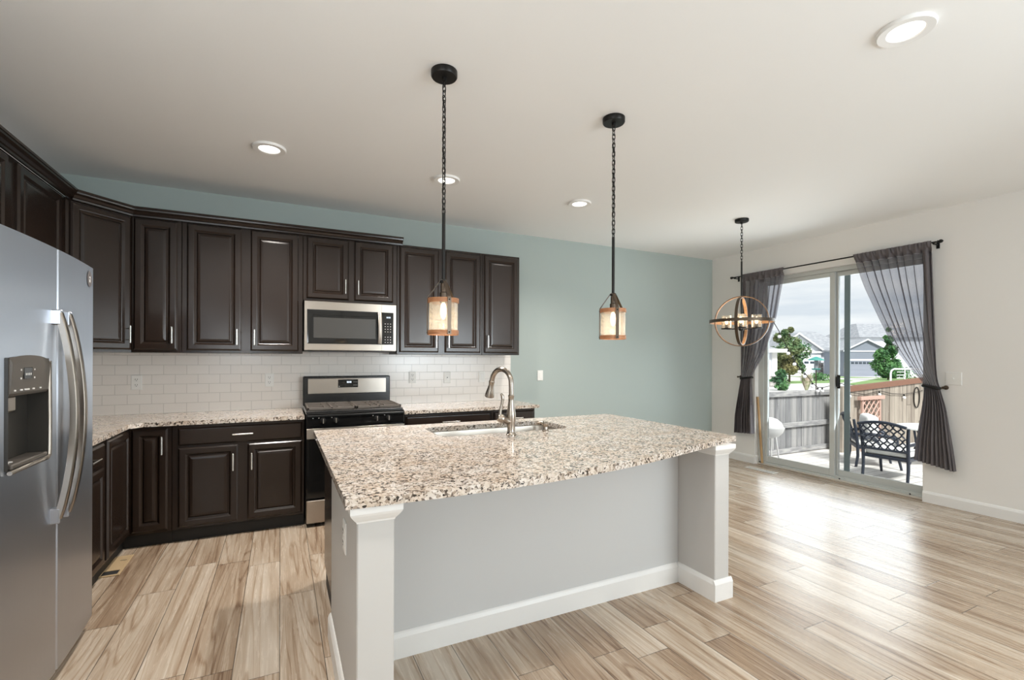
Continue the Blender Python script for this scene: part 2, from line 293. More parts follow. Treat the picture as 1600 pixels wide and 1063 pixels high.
# ---------------------------------------------------------------- mesh builder
LOC = {}
class MB:
    def __init__(s, T=None): s.bm = bmesh.new(); s.T = T
    def v(s, p): return s.bm.verts.new(s.T(p) if s.T else p)
    def f(s, vs):
        try: return s.bm.faces.new(vs)
        except ValueError: return None
    def box(s, a, b, bev=0.0, seg=1):
        x0, y0, z0 = [min(a[i], b[i]) for i in range(3)]; x1, y1, z1 = [max(a[i], b[i]) for i in range(3)]
        vs = [s.v(p) for p in ((x0,y0,z0),(x1,y0,z0),(x1,y1,z0),(x0,y1,z0),(x0,y0,z1),(x1,y0,z1),(x1,y1,z1),(x0,y1,z1))]
        fs = [s.f([vs[i] for i in q]) for q in ((3,2,1,0),(4,5,6,7),(0,1,5,4),(1,2,6,5),(2,3,7,6),(3,0,4,7))]
        if bev > 0:
            es = list({e for f in fs for e in f.edges})
            bmesh.ops.bevel(s.bm, geom=es, offset=bev, segments=seg, affect='EDGES', profile=0.5)
        return s
    def prism(s, poly, z0, z1, bev=0.0):
        lo = [s.v((x, y, z0)) for x, y in poly]; hi = [s.v((x, y, z1)) for x, y in poly]
        n = len(poly); fs = [s.f(lo[::-1]), s.f(hi)]
        for i in range(n): fs.append(s.f([lo[i], lo[(i+1) % n], hi[(i+1) % n], hi[i]]))
        if bev: bmesh.ops.bevel(s.bm, geom=list({e for f in fs for e in f.edges}), offset=bev, segments=2, affect='EDGES', profile=0.5)
        return s
    def ring(s, c, ax1, ax2, r1, r2, n):
        return [s.v(Vector(c)+Vector(ax1)*(r1*math.cos(2*PI*i/n))+Vector(ax2)*(r2*math.sin(2*PI*i/n))) for i in range(n)]
    def loft(s, rings, cap=True, close=False):
        n = len(rings[0]); m = len(rings)
        for k in range(m if close else m-1):
            a, b = rings[k], rings[(k+1) % m]
            for i in range(n): s.f([a[i], a[(i+1) % n], b[(i+1) % n], b[i]])
        if cap and not close: s.f(rings[0][::-1]); s.f(rings[-1])
        return s
    def lathe(s, prof, c=(0, 0, 0), n=24, axis='Z', cap=True):
        ax = {'Z': ((1,0,0),(0,1,0),(0,0,1)), 'Y': ((1,0,0),(0,0,1),(0,1,0)), 'X': ((0,1,0),(0,0,1),(1,0,0))}[axis]
        rs = [s.ring(Vector(c)+Vector(ax[2])*h, ax[0], ax[1], max(r, 1e-4), max(r, 1e-4), n) for r, h in prof]
        return s.loft(rs, cap)
    def tube(s, pts, r, n=10, closed=False, flat=None):
        P = [Vector(p) for p in pts]; m = len(P); rs = []
        rad = r if hasattr(r, '__len__') else [r]*m
        up = None
        for i in range(m):
            if closed: t = P[(i+1) % m]-P[i-1]
            else: t = P[min(i+1, m-1)]-P[max(i-1, 0)]
            t.normalize()
            if up is None:
                up = Vector((0, 0, 1)) if abs(t.z) < 0.9 else Vector((1, 0, 0))
            a = (up - t*up.dot(t)).normalized(); b = t.cross(a); up = a
            k = flat or (1, 1)
            rs.append(s.ring(P[i], a, b, rad[i]*k[0], rad[i]*k[1], n))
        return s.loft(rs, True, closed)
    def bar(s, p, q, r, n=10): return s.tube([p, q], r, n)
    def sphere(s, c, r, n=14, sq=(1, 1, 1)):
        m = n//2+1
        rs = [s.ring((c[0], c[1], c[2]+sq[2]*r*-math.cos(PI*k/m)), (1,0,0), (0,1,0), max(1e-4, sq[0]*r*math.sin(PI*k/m)), max(1e-4, sq[1]*r*math.sin(PI*k/m)), n) for k in range(m+1)]
        return s.loft(rs, True)
    def quadring(s, w, h, rings, x0=0, z0=0):
        """nested rectangles in the a-b plane at depth c: a raised panel front"""
        rs = []
        for ins, c in rings:
            rs.append([s.v(p) for p in ((x0+ins, z0+ins, c), (x0+w-ins, z0+ins, c), (x0+w-ins, z0+h-ins, c), (x0+ins, z0+h-ins, c))])
        for a, b in zip(rs, rs[1:]):
            for i in range(4): s.f([a[i], a[(i+1) % 4], b[(i+1) % 4], b[i]])
        s.f(rs[-1]); s.f(rs[0][::-1])
        return s
    def build(s, name, mat, parent=None, smooth=None, base=None, tagd=None):
        bm = s.bm; bmesh.ops.recalc_face_normals(bm, faces=bm.faces)
        if parent is not None: off = LOC[parent.name]
        elif base is not None: off = Vector(base)
        else:
            xs = [v.co for v in bm.verts]
            off = Vector(((min(p.x for p in xs)+max(p.x for p in xs))/2, (min(p.y for p in xs)+max(p.y for p in xs))/2, min(p.z for p in xs)))
        for v in bm.verts: v.co -= off
        me = bpy.data.meshes.new(name); bm.to_mesh(me); bm.free()
        me.materials.append(MATS[mat] if isinstance(mat, str) else mat)
        if smooth:
            me.polygons.foreach_set('use_smooth', [True]*len(me.polygons)); me.set_sharp_from_angle(angle=math.radians(smooth))
        o = bpy.data.objects.new(name, me); C.objects.link(o)
        if parent is not None: o.parent = parent; LOC[o.name] = off
        else: o.location = off; LOC[o.name] = off
        return o
def thing(name, label, cat, loc=(0, 0, 0), group=None, rz=0.0):
    o = bpy.data.objects.new(name, None); C.objects.link(o); o.location = loc; o.rotation_euler = (0, 0, rz); o.empty_display_size = 0.1
    o['label'] = label; o['category'] = cat
    if group: o['group'] = group
    LOC[o.name] = Vector(loc)
    return o
def localthing(*a, **k):            # parts are built in the thing's own coordinates
    o = thing(*a, **k); LOC[o.name] = Vector((0, 0, 0)); return o
def tag(o, label, cat, group=None, kind=None):
    o['label'] = label; o['category'] = cat
    if group: o['group'] = group
    if kind: o['kind'] = kind
    return o
def struct(o, label=None):
    o['kind'] = 'structure'
    if label: o['label'] = label
    return o
def copy_thing(o, parent=None):
    c = o.copy(); C.objects.link(c)
    if parent is not None: c.parent = parent
    for ch in list(o.children): copy_thing(ch, c)
    return c
def face(o, u, n):                  # (a along, b up, c outward) -> world
    o = Vector(o); u = Vector(u).normalized(); n = Vector(n).normalized()
    return lambda p: o + u*p[0] + Vector((0, 0, 1))*p[1] + n*p[2]

# ---------------------------------------------------------------- the room
XL, XR, YB, YR, H = -1.58, 5.477, 4.744, -4.0, 2.742
D0, D1, DH = 2.30, 4.07, 2.37           # glass door opening in the right wall
WT = 0.16
struct(MB().box((XL-.2, YR-.2, -.2), (XR+WT, YB+.2, 0)).build('floor', 'floor_plank'), 'wood-look plank floor running towards the sage green wall')
struct(MB().box((XL-.2, YR-.2, H), (XR+WT, YB+.2, H+.2)).build('ceiling', 'ceiling_paint'), 'smooth off-white ceiling with recessed lights')
struct(MB().box((XL-.2, YB, 0), (XR+WT, YB+.2, H)).build('wall_back', 'sage_paint'), 'sage green accent wall behind the kitchen')
m = MB(); WL = (-3.1, -.9)
m.box((XL-.2, YR-.2, 0), (XL, WL[0], H)); m.box((XL-.2, WL[1], 0), (XL, YB, H)); m.box((XL-.2, WL[0], 0), (XL, WL[1], .7)); m.box((XL-.2, WL[0], 2.4), (XL, WL[1], H))
struct(m.build('wall_left', 'wall_paint'), 'wall behind the refrigerator')
m = MB()
m.box((XR, D1, 0), (XR+WT, YB, H)); m.box((XR, D0, DH), (XR+WT, D1, H)); m.box((XR, YR-.2, 0), (XR+WT, D0, H))
struct(m.build('wall_right', 'wall_paint'), 'pale greige wall with the sliding glass door')
m = MB(); RW = ((2.95, 5.25),)
for a, b in ((XL, 2.95), (5.25, XR)): m.box((a, YR-.2, 0), (b, YR, H))
for a, b in RW: m.box((a, YR-.2, 0), (b, YR, .7)); m.box((a, YR-.2, 2.4), (b, YR, H))
struct(m.build('wall_rear', 'wall_paint'))
for i, (a, b) in enumerate(RW):  # unseen rear window, invented to let daylight in
    m = MB()
    for x in (a, (a+b)/2-.03, b-.06): m.box((x, YR-.14, .7), (x+.06, YR-.08, 2.4))
    m.box((a, YR-.14, .7), (b, YR-.08, .76)); m.box((a, YR-.14, 2.34), (b, YR-.08, 2.4))
    w = struct(m.build('window_%d' % (i+1), 'door_vinyl'))
    MB().box((a+.03, YR-.115, .73), (b-.03, YR-.11, 2.37)).build('pane', 'pane_glass', w)
m = MB()
for y in (-3.1, -2.03, -.96): m.box((XL-.14, y, .7), (XL-.08, y+.06, 2.4))
m.box((XL-.14, -3.1, .7), (XL-.08, -.9, .76)); m.box((XL-.14, -3.1, 2.34), (XL-.08, -.9, 2.4))
w = struct(m.build('window_2', 'door_vinyl')); MB().box((XL-.115, -3.07, .73), (XL-.11, -.93, 2.37)).build('pane', 'pane_glass', w)  # side window out of view, also invented to supply daylight

def baseboard(p, q, inward, name, h=.105, t=.014):
    p, q, n = Vector((*p, 0)), Vector((*q, 0)), Vector((*inward, 0)).normalized()
    m = MB(); prof = [(0, 0), (t, 0), (t, h-.022), (t*.55, h-.006), (t*.2, h), (0, h)]
    r = [[m.v(e+n*a+Vector((0, 0, b))) for a, b in prof] for e in (p, q)]
    m.loft(r); return m
struct(baseboard((XR, YR), (XR, D0), (-1, 0), '').build('baseboard_right', 'trim_white'))
struct(baseboard((XR, D1), (XR, YB), (-1, 0), '').build('baseboard_corner', 'trim_white'))
struct(baseboard((2.31, YB), (XR-.014, YB), (0, -1), '').build('baseboard_back', 'trim_white'))
struct(baseboard((XR+.012, D1), (XR+.07, D1), (0, -1), '').build('baseboard_reveal', 'trim_white'))

# sliding glass door
dr = struct(bpy.data.objects.new('door_1', None), 'white-framed sliding glass door to the deck'); C.objects.link(dr)
dr.location = (XR+.1, (D0+D1)/2, 0); LOC[dr.name] = Vector(dr.location)
FX0, FX1 = XR+.065, XR+WT
m = MB()
m.box((FX0, D1-.075, 0), (FX1, D1, DH), .004); m.box((FX0, D0, 0), (FX1, D0+.03, DH), .004)
m.box((FX0, D0, DH-.045), (FX1, D1, DH), .004); m.box((FX0, D0, 0), (FX1, D1, .035), .004)
m.box((FX0+.02, D0, .035), (FX0+.028, D1, .05)); m.build('door_frame', 'door_vinyl', dr)
MB().box((FX0-.03, D0+.005, 0), (FX0, D1-.005, .018), .004).build('threshold', 'vent_grey', dr)
def panel(x0, x1, y0, y1, sl, sr, name, mat='door_vinyl', bot=.075, top=.05):
    m = MB(); z0, z1 = .037, DH-.047
    m.box((x0, y0, z0), (x1, y0+sr, z1), .004); m.box((x0, y1-sl, z0), (x1, y1, z1), .004)
    m.box((x0+.002, y0+sr, z0), (x1-.002, y1-sl, z0+bot), .003); m.box((x0+.002, y0+sr, z1-top), (x1-.002, y1-sl, z1), .003)
    o = m.build(name, mat, dr)
    MB().box(((x0+x1)/2-.003, y0+sr-.004, z0+bot-.004), ((x0+x1)/2+.003, y1-sl+.004, z1-top+.004)).build('pane', 'pane_glass', o)
    return o
fx = panel(XR+.072, XR+.107, 3.14, D1-.077, .045, .055, 'fixed_panel')
sp = panel(XR+.112, XR+.150, D0+.031, 3.19, .065, .02, 'sliding_panel')
m = MB(); m.box((XR+.1535, 3.025, .037), (XR+.159, 3.085, DH-.05)); m.build('screen_stile', 'screen_vinyl', dr)
m = MB(); m.box((XR+.104, 3.10, 1.02), (XR+.1118, 3.135, 1.17), .004); m.box((XR+.075, 3.105, 1.035), (XR+.108, 3.13, 1.155), .008); m.build('door_handle', 'black_metal', dr)
for y in (2.42, 3.02): pass
m = MB()
for y in (2.43, 3.08): m.lathe([(.008, 0), (.008, .004)], (FX0-.003, y, .026), 12, 'X')
m.build('screw_cover', 'slot_dark', dr)

# ---------------------------------------------------------------- cabinets
def bar_pull(T, a, b, L, vertical, parent):
    m = MB(T); w = .0055
    if vertical: m.box((a-w, b-L/2, .026), (a+w, b+L/2, .036), .003); pts = ((a, b-L*.32), (a, b+L*.32))
    else: m.box((a-L/2, b-w, .026), (a+L/2, b+w, .036), .003); pts = ((a-L*.32, b), (a+L*.32, b))
    for x, z in pts: m.box((x-.004, z-.004, .0), (x+.004, z+.004, .027))
    m.build('handle', 'hammered_steel', parent)
PANEL = [(0, 0), (0, .008), (.0105, .0172), (.013, .018), (.044, .018), (.0465, .0173), (.0575, .0078), (.060, .0065), (.063, .0065), (.0730, .0145), (.076, .0155), (.088, .0170), (.091, .0172)]
DRAW = [(0, 0), (0, .008), (.009, .0155), (.011, .0178), (.015, .0182)]
def cab_door(root, o, u, n, w, z0, z1, hside=None, hz=None, hl=.13, name='door', rings=PANEL):
    T = face(o, u, n); m = MB(T); m.quadring(w, z1-z0, rings, 0, z0)
    d = m.build(name, 'espresso', root)
    T2 = lambda p: T((p[0], p[1], p[2]+.0182))
    if hside == 'L': bar_pull(T2, .030, hz, hl, True, d)
    elif hside == 'R': bar_pull(T2, w-.030, hz, hl, True, d)
    elif hside == 'H': bar_pull(T2, w/2, (z0+z1)/2, hl, False, d)
    return d
UX, UN = (1, 0, 0), (0, -1, 0)
YU, ZU0, ZU1 = 4.404, 1.376, 2.40
def upper(label, x0, x1, z0, doors, hz):
    r = thing('wall_cabinet', label, 'cabinet', ((x0+x1)/2, YB, z0), 'dark wall cabinets')
    MB().box((x0, YU, z0), (x1, YB-.001, ZU1), .002).build('cabinet_box', 'espresso', r)
    for dx0, dx1, hs in doors: cab_door(r, (dx0, YU-.001, 0), UX, UN, dx1-dx0, z0+.02, ZU1-.018, hs, hz)
    return r
upper('narrow dark wall cabinet beside the angled corner cabinet, one door', -.998, -.690, ZU0, [(-.985, -.715, 'R')], 1.51)
upper('tall double-door dark wall cabinet left of the microwave', -.688, .168, ZU0, [(-.655, -.285, 'R'), (-.222, .135, 'L')], 1.505)
upper('short double-door dark wall cabinet right above the microwave', .170, .966, 1.832, [(.197, .540, 'R'), (.588, .930, 'L')], 1.965)
upper('double-door dark wall cabinet right of the microwave, behind the pendant', .968, 1.820, ZU0, [(.990, 1.365, 'R'), (1.430, 1.800, 'L')], 1.505)
upper('single-door dark wall cabinet at the right end of the row', 1.822, 2.242, ZU0, [(1.842, 2.222, 'L')], 1.51)

# angled corner wall cabinet
A, B = Vector((-1.28, 4.10, 0)), Vector((-1.0, 4.404, 0))
r = thing('corner_cabinet', 'angled dark corner wall cabinet between the fridge side and the back row', 'cabinet', (-1.3, 4.5, ZU0), 'dark wall cabinets')
MB().prism([(XL+.0115, YB-.0005), (XL+.0115, A.y), (A.x, A.y), (B.x, B.y), (B.x, YB-.001)], ZU0, ZU1).build('cabinet_box', 'espresso', r)
du = (B-A).normalized(); dn = Vector((du.y, -du.x, 0))
cab_door(r, A+du*.022+dn*.001, du, dn, (B-A).length-.034, ZU0+.02, ZU1-.018, 'R', 1.51)
# wall cabinets on the left wall
LN, LU = (1, 0, 0), (0, 1, 0)
r = thing('wall_cabinet', 'dark single-door wall cabinet on the left wall, touching the corner cabinet', 'cabinet', (XL, 3.73, ZU0), 'dark wall cabinets')
MB().box((XL, 3.37, ZU0), (A.x, A.y-.002, ZU1), .002).build('cabinet_box', 'espresso', r)
cab_door(r, (A.x+.001, 3.44, 0), LU, LN, .55, ZU0+.02, ZU1-.018, 'L', 1.51)
r = thing('wall_cabinet', 'dark wall cabinet above the refrigerator at the left edge', 'cabinet', (XL, 2.7, 1.86), 'dark wall cabinets')
MB().box((XL, 2.06, 1.86), (A.x, 3.368, ZU1), .002).build('cabinet_box', 'espresso', r)
cab_door(r, (A.x+.001, 2.76, 0), LU, LN, .575, 1.88, ZU1-.018, 'L', 1.97)
cab_door(r, (A.x+.001, 2.10, 0), LU, LN, .60, 1.88, ZU1-.018, 'R', 1.97)
# crown mouldings
CROWN = [(0, 0), (.012, 0), (.014, .012), (.022, .016), (.030, .030), (.046, .040), (.048, .050), (.054, .052), (.054, .066), (0, .066)]
def crown(p, q, n, label, z=2.386):
    p, q, n = Vector(p), Vector(q), Vector(n).normalized(); m = MB()
    m.loft([[m.v(e+n*a+Vector((0, 0, z+b))) for a, b in CROWN] for e in (p, q)])
    tag(m.build('crown_moulding', 'espresso'), label, 'moulding', 'dark crown mouldings')
crown((A.x+.0195, 2.06, 0), (A.x+.0195, A.y+.0, 0), (1, 0, 0), 'dark crown moulding over the left wall cabinets above the fridge')
crown(A+dn*.0195+du*.022, B+dn*.0195-du*.004, dn, 'light-catching crown moulding on top of the angled corner cabinet')
crown((-.984, YU-.0195, 0), (1.012, YU-.0195, 0), (0, -1, 0), 'long dark crown moulding along the back cabinets, ending past the microwave')

# base cabinets
YC = 4.116; ZC = .882; ZB0, ZB1 = .0, .850
def base_box(r, x0, x1, y0=YC, y1=YB):
    MB().box((x0, y0, .095), (x1, y1-.001, ZB1), .002).build('cabinet_box', 'espresso', r)
    MB().box((x0, y0+.035, 0), (x1, y0+.06, .095)).build('toe_kick', 'matte_black', r)
r = thing('base_cabinet', 'dark two-door base cabinet with one wide drawer left of the range', 'cabinet', (-.27, YB, 0), 'dark base cabinets')
base_box(r, -.698, .172)
cab_door(r, (-.662, YC-.001, 0), UX, UN, .818, .702, .830, 'H', None, .14, 'drawer', DRAW)
cab_door(r, (-.662, YC-.001, 0), UX, UN, .375, .112, .688, 'R', .56)
cab_door(r, (-.225, YC-.001, 0), UX, UN, .38, .112, .688, 'L', .555)
r = thing('corner_base_cabinet', 'dark corner base cabinet with a folding two-leaf door under the counter bend', 'cabinet', (-1.2, 4.4, 0), 'dark base cabinets')
XB = -.950
MB().prism([(XL+.0005, YB-.001), (XL+.0005, 3.60), (XB, 3.60), (XB, YC), (-.70, YC), (-.70, YB-.001)], .095, ZB1).build('cabinet_box', 'espresso', r)
m = MB(); m.box((XB-.06, 3.60, 0), (XB-.035, YC+.06, .095)); m.box((XB-.06, YC+.035, 0), (-.70, YC+.06, .095)); m.build('toe_kick', 'matte_black', r)
cab_door(r, (XB+.021, YC-.001, 0), UX, UN, .207, .112, .835, 'R', .715)
cab_door(r, (XB+.001, 3.635, 0), LU, LN, .458, .112, .835)
r = thing('base_cabinet', 'dark base cabinet with drawer half hidden beside the refrigerator', 'cabinet', (XL, 3.3, 0), 'dark base cabinets')
MB().box((XL, 3.05, .095), (XB, 3.598, ZB1), .002).build('cabinet_box', 'espresso', r)
MB().box((XB-.06, 3.05, 0), (XB-.035, 3.598, .095)).build('toe_kick', 'matte_black', r)
cab_door(r, (XB+.001, 3.075, 0), LU, LN, .50, .702, .830, 'H', None, .14, 'drawer', DRAW)
cab_door(r, (XB+.001, 3.075, 0), LU, LN, .50, .112, .688, 'L', .56)
r = thing('base_cabinet', 'dark base cabinet right of the range with a wide drawer', 'cabinet', (1.39, YB, 0), 'dark base cabinets')
base_box(r, .966, 1.806)
cab_door(r, (.985, YC-.001, 0), UX, UN, .805, .702, .830, 'H', None, .17, 'drawer', DRAW)
cab_door(r, (.985, YC-.001, 0), UX, UN, .395, .112, .688, 'R', .56); cab_door(r, (1.395, YC-.001, 0), UX, UN, .395, .112, .688, 'L', .56)
r = thing('base_cabinet', 'dark end base cabinet under the counter tip by the green wall', 'cabinet', (2.04, YB, 0), 'dark base cabinets')
base_box(r, 1.808, 2.272)
cab_door(r, (1.825, YC-.001, 0), UX, UN, .43, .702, .830, 'H', None, .16, 'drawer', DRAW)
cab_door(r, (1.825, YC-.001, 0), UX, UN, .43, .112, .688, 'L', .56)

# countertops on the back and left walls
def slab(poly, z0, z1, name, label, hole=None):
    m = MB(); loops = [[Vector((x, y, 0)) for x, y in poly]] + ([[Vector((x, y, 0)) for x, y in hole]] if hole else [])
    flat = [p for l in loops for p in l]
    top = [m.v((p.x, p.y, z1)) for p in flat]; bot = [m.v((p.x, p.y, z0)) for p in flat]
    for t in tessellate_polygon(loops): m.f([top[i] for i in t]); m.f([bot[i] for i in reversed(t)])
    k = 0
    for l in loops:
        n = len(l)
        for i in range(n): m.f([top[k+i], top[k+(i+1) % n], bot[k+(i+1) % n], bot[k+i]])
        k += n
    # soft arris on the upper edges
    es = [e for e in m.bm.edges if abs(e.verts[0].co.z-z1) < 1e-6 and abs(e.verts[1].co.z-z1) < 1e-6 and any(abs(f.normal.z) < .5 for f in e.link_faces)]
    return tag(m.build(name, 'granite'), label, 'countertop', 'granite countertops')
slab([(XL+.0115, 3.04), (-.925, 3.04), (-.925, 4.02), (-.86, 4.085), (.172, 4.085), (.172, YB-.012), (XL+.0115, YB-.012)], .852, ZC, 'countertop', 'granite countertop wrapping the left corner beside the fridge')
slab([(.968, 4.085), (2.31, 4.085), (2.31, YB-.012), (.968, YB-.012)], .852, ZC, 'countertop', 'granite countertop right of the range against the white tile')
# tiled backsplash
m = MB(); m.box((XL+.011, YB-.011, .853), (2.304, YB-.0005, ZU0+.0));
tag(m.build('backsplash', 'subway_tile'), 'off-white subway tile backsplash between counter and wall cabinets', 'tile')
tag(MB().box((.172, YB-.011, ZU0+.0005), (.964, YB-.0005, 1.397)).build('backsplash', 'subway_tile'), 'narrow strip of subway tile showing right under the microwave', 'tile')
tag(MB().box((XL+.0005, 3.04, .853), (XL+.011, YB-.0005, ZU0)).build('backsplash', 'subway_tile'), 'short return of subway tile on the left wall behind the fridge', 'tile')

# outlets and switches
def plate(name, label, cat, o, u, n, kind, group):
    T = face(o, u, n); r = thing(name, label, cat, T((0, 0, 0)), group)
    w = .072 if kind != 'wide' else .118
    m = MB(T); m.quadring(w, .118, [(0, 0), (0, .003), (.004, .006), (.006, .0062)], -w/2, -.059); m.build('cover_plate', 'white_plastic', r)
    if kind == 'outlet':
        for dz in (-.022, .022):
            m = MB(T); m.quadring(.034, .028, [(0, .006), (0, .0078), (.003, .0085)], -.017, dz-.014); s = m.build('socket', 'white_plastic', r)
            m = MB(T)
            for dx in (-.007, .007): m.box((dx-.0015, dz-.001, .0084), (dx+.0015, dz+.009, .0092))
            m.box((-.0025, dz-.010, .0084), (.0025, dz-.005, .0092)); m.build('slot', 'slot_dark', s)
    elif kind == 'rocker':
        m = MB(T); m.quadring(.032, .066, [(0, .006), (0, .008), (.002, .0095)], -.016, -.033); m.build('rocker', 'white_plastic', r)
    elif kind == 'gfci':
        m = MB(T); m.quadring(.032, .066, [(0, .006), (0, .008), (.002, .0085)], -.016, -.033); s = m.build('socket', 'white_plastic', r)
        m = MB(T); m.box((-.005, -.004, .0084), (.005, .004, .0096)); m.build('button', 'slot_dark', s)
    else:
        m = MB(T); m.box((-.006, -.012, .006), (.006, .012, .0075)); m.box((-.004, -.002, .0075), (.004, .008, .018)); m.build('toggle', 'white_plastic', r)
TF = YB-.0115
plate('wall_outlet', 'white outlet in the tile nearest the refrigerator', 'outlet', (-1.039, TF, 1.137), UX, UN, 'outlet', 'outlets in the backsplash')
plate('wall_outlet', 'white outlet in the tile just left of the range', 'outlet', (-.089, TF, 1.141), UX, UN, 'outlet', 'outlets in the backsplash')
plate('wall_outlet', 'white outlet in the tile just right of the range', 'outlet', (1.199, TF, 1.146), UX, UN, 'outlet', 'outlets in the backsplash')
plate('wall_outlet', 'white outlet with a dark dot, middle of three right of the range', 'outlet', (1.565, TF, 1.140), UX, UN, 'gfci', 'outlets in the backsplash')
plate('light_switch', 'white switch in the tile behind the faucet, last before the green wall', 'switch', (1.956, TF, 1.142), UX, UN, 'rocker', None)
plate('light_switch', 'white rocker switch alone on the sage green wall', 'switch', (2.689, YB-.0005, 1.146), UX, UN, 'rocker', None)
plate('light_switch', 'white toggle switch beside the right curtain', 'switch', (XR-.0005, 2.075, 1.172), (0, 1, 0), (-1, 0, 0), 'wide', None)

# ---------------------------------------------------------------- refrigerator
r = thing('refrigerator', 'stainless side-by-side refrigerator with water dispenser at the left edge', 'refrigerator', (-1.2, 2.56, 0))
FY0, FYS, FY1 = 2.09, 2.545, 3.025
MB().box((XL+.03, FY0+.005, .03), (-.90, FY1-.005, 1.765), .006).build('fridge_body', 'badge_grey', r)
MB().box((-1.50, FY0+.02, 0), (-.89, FY1-.02, .05)).build('base_grille', 'matte_black', r)
DZ = (.955, 1.335); DY = (2.170, 2.470)            # dispenser recess
def fx_(y):                                        # gently bowed front
    t = (y-FY0)/(FY1-FY0)*2-1; return -.818-.020*t*t
def fridge_door(y0, y1, hole=None):
    m = MB(); ys = sorted(set([y0+.006, y1-.006]+[y0+(y1-y0)*i/10 for i in range(1, 10)]+(list(hole[0]) if hole else [])))
    zs = [.06]+(list(hole[1]) if hole else [])+[1.78]
    back = -.893; g = {}
    for i, y in enumerate(ys):
        for k, z in enumerate(zs): g[i, k] = m.v((fx_(y), y, z))
    for i in range(len(ys)-1):
        for k in range(len(zs)-1):
            if hole and k == 1 and hole[0][0]-1e-6 <= ys[i] and ys[i+1] <= hole[0][1]+1e-6: continue
            m.f([g[i, k], g[i+1, k], g[i+1, k+1], g[i, k+1]])
    # sides with rounded edges
    def sd(y, i): 
        a = [m.v((fx_(ys[i])-.008, y, z)) for z in zs]; b = [m.v((back, y, z)) for z in zs]
        for k in range(len(zs)-1): m.f([g[i, k], g[i, k+1], a[k+1], a[k]]); m.f([a[k], a[k+1], b[k+1], b[k]])
        return a, b
    a0, b0 = sd(y0, 0); a1, b1 = sd(y1, len(ys)-1); n = len(ys)
    for k in (0, len(zs)-1): m.f([g[i, k] for i in range(n)]+[a1[k], b1[k], b0[k], a0[k]])
    return m
fd = fridge_door(FY0, FYS-.003, (DY, DZ)).build('freezer_door', 'fridge_steel', r, smooth=25)
rd = fridge_door(FYS+.003, FY1).build('fridge_door', 'fridge_steel', r, smooth=25)
# dispenser
m = MB(); X0 = -.816
m.box((X0-.070, DY[0]-.001, DZ[0]-.001), (X0-.066, DY[1]+.001, DZ[1]+.001)); m.box((X0-.068, DY[0]-.002, DZ[0]), (X0-.006, DY[0], DZ[1]))
m.box((X0-.068, DY[1], DZ[0]), (X0-.006, DY[1]+.002, DZ[1])); m.box((X0-.068, DY[0], DZ[1]), (X0-.006, DY[1], DZ[1]+.002)); m.box((X0-.068, DY[0], DZ[0]-.002), (X0-.006, DY[1], DZ[0]))
dp = m.build('dispenser_recess', 'dispenser_dark', fd)
m = MB(); P = []
for z0, z1 in ((1.205, 1.335),):
    rr = []
    for z, dx in ((1.205, -.010), (1.215, -.003), (1.29, .002), (1.318, .003), (1.335, -.004)):
        rr.append([m.v((X0+dx, DY[0]+.004+(DY[1]-DY[0]-.008)*i/8, z+(.012*(1-((i-4)/4)**2) if z > 1.31 else 0))) for i in range(9)]+[m.v((X0-.05, DY[1]-.004, z)), m.v((X0-.05, DY[0]+.004, z))])
    m.loft(rr)
cp = m.build('control_panel', 'dispenser_bronze', r, smooth=30)
MB().box((X0+.0015, 2.255, 1.262), (X0+.0035, 2.318, 1.303), .001).build('display', 'black_gloss', cp)
for y in (2.236, 2.336):
    for z in (1.265, 1.295): MB().box((X0+.0012, y-.003, z-.003), (X0+.003, y+.003, z+.003)).build('button', 'mark_light', cp)
for k in range(4): MB().box((X0+.0012, 2.265+.012*k, 1.275), (X0+.0042, 2.270+.012*k, 1.283)).build('display_digit', 'mark_light', cp)
for y, w in ((2.20, .006), (2.245, .012), (2.285, .03), (2.335, .010), (2.39, .006)): MB().box((X0-.002, y-w/2, 1.222), (X0+.0015, y+w/2, 1.227)).build('icon', 'mark_light', cp)
m = MB(); m.box((X0-.05, 2.180, 1.150), (X0-.012, 2.240, 1.206), .006); m.build('water_spout', 'appliance_steel', dp)
m = MB(); m.box((X0-.066, 2.185, .955), (X0-.002, 2.460, .972), .004); m.build('drip_tray', 'dispenser_bronze', dp)
m = MB()
for k in range(5): m.lathe([(.006, 0), (.006, .002)], (X0-.030-.006*(k % 2), 2.20+.012*k, .972), 10)
m.build('tray_grate', 'mark_light', dp)
m = MB(); m.tube([(X0-.004, DY[1]+.005, 1.325), (X0-.002, DY[1]+.006, 1.1), (X0-.002, DY[1]+.005, .975), (X0-.001, DY[1]-.002, .955), (X0-.001, DY[1]-.018, .947), (X0-.003, DY[0]+.002, .946)], .0075, 8); m.build('dispenser_trim', 'appliance_steel', fd, smooth=40)
def fridge_handle(y, door, back_y):
    m = MB(); pts = []
    n = 20
    for i in range(n+1):
        t = i/n; z = .690+(1.520-.690)*t; b = math.sin(PI*t); pts.append((-.800+.050*b**.8, y+.004*b, z))
    rs = []
    for (x, yy, z) in pts: rs.append([m.v((x+dx, yy+dy, z)) for dx, dy in ((-.012, -.016), (.007, -.016), (.011, -.011), (.011, .011), (.007, .016), (-.012, .016))])
    m.loft(rs); h = m.build('handle', 'appliance_steel', door, smooth=40)
    for z0, z1 in ((1.470, 1.530), (.674, .735)): MB().box((-.832, y-.018, z0), (-.790, y+.018, z1), .004).build('handle_mount', 'fridge_steel', h)
fridge_handle(2.502, fd, 0); fridge_handle(2.592, rd, 0)
T = face((-.8275, 2.930, 1.716), (0, 1, 0), (1, 0, 0))
m = MB(T)
m.bm.faces.new([m.v((.030*math.cos(2*PI*i/20), .038*math.sin(2*PI*i/20), .0022)) for i in range(20)])
b = m.build('badge', 'badge_grey', rd)
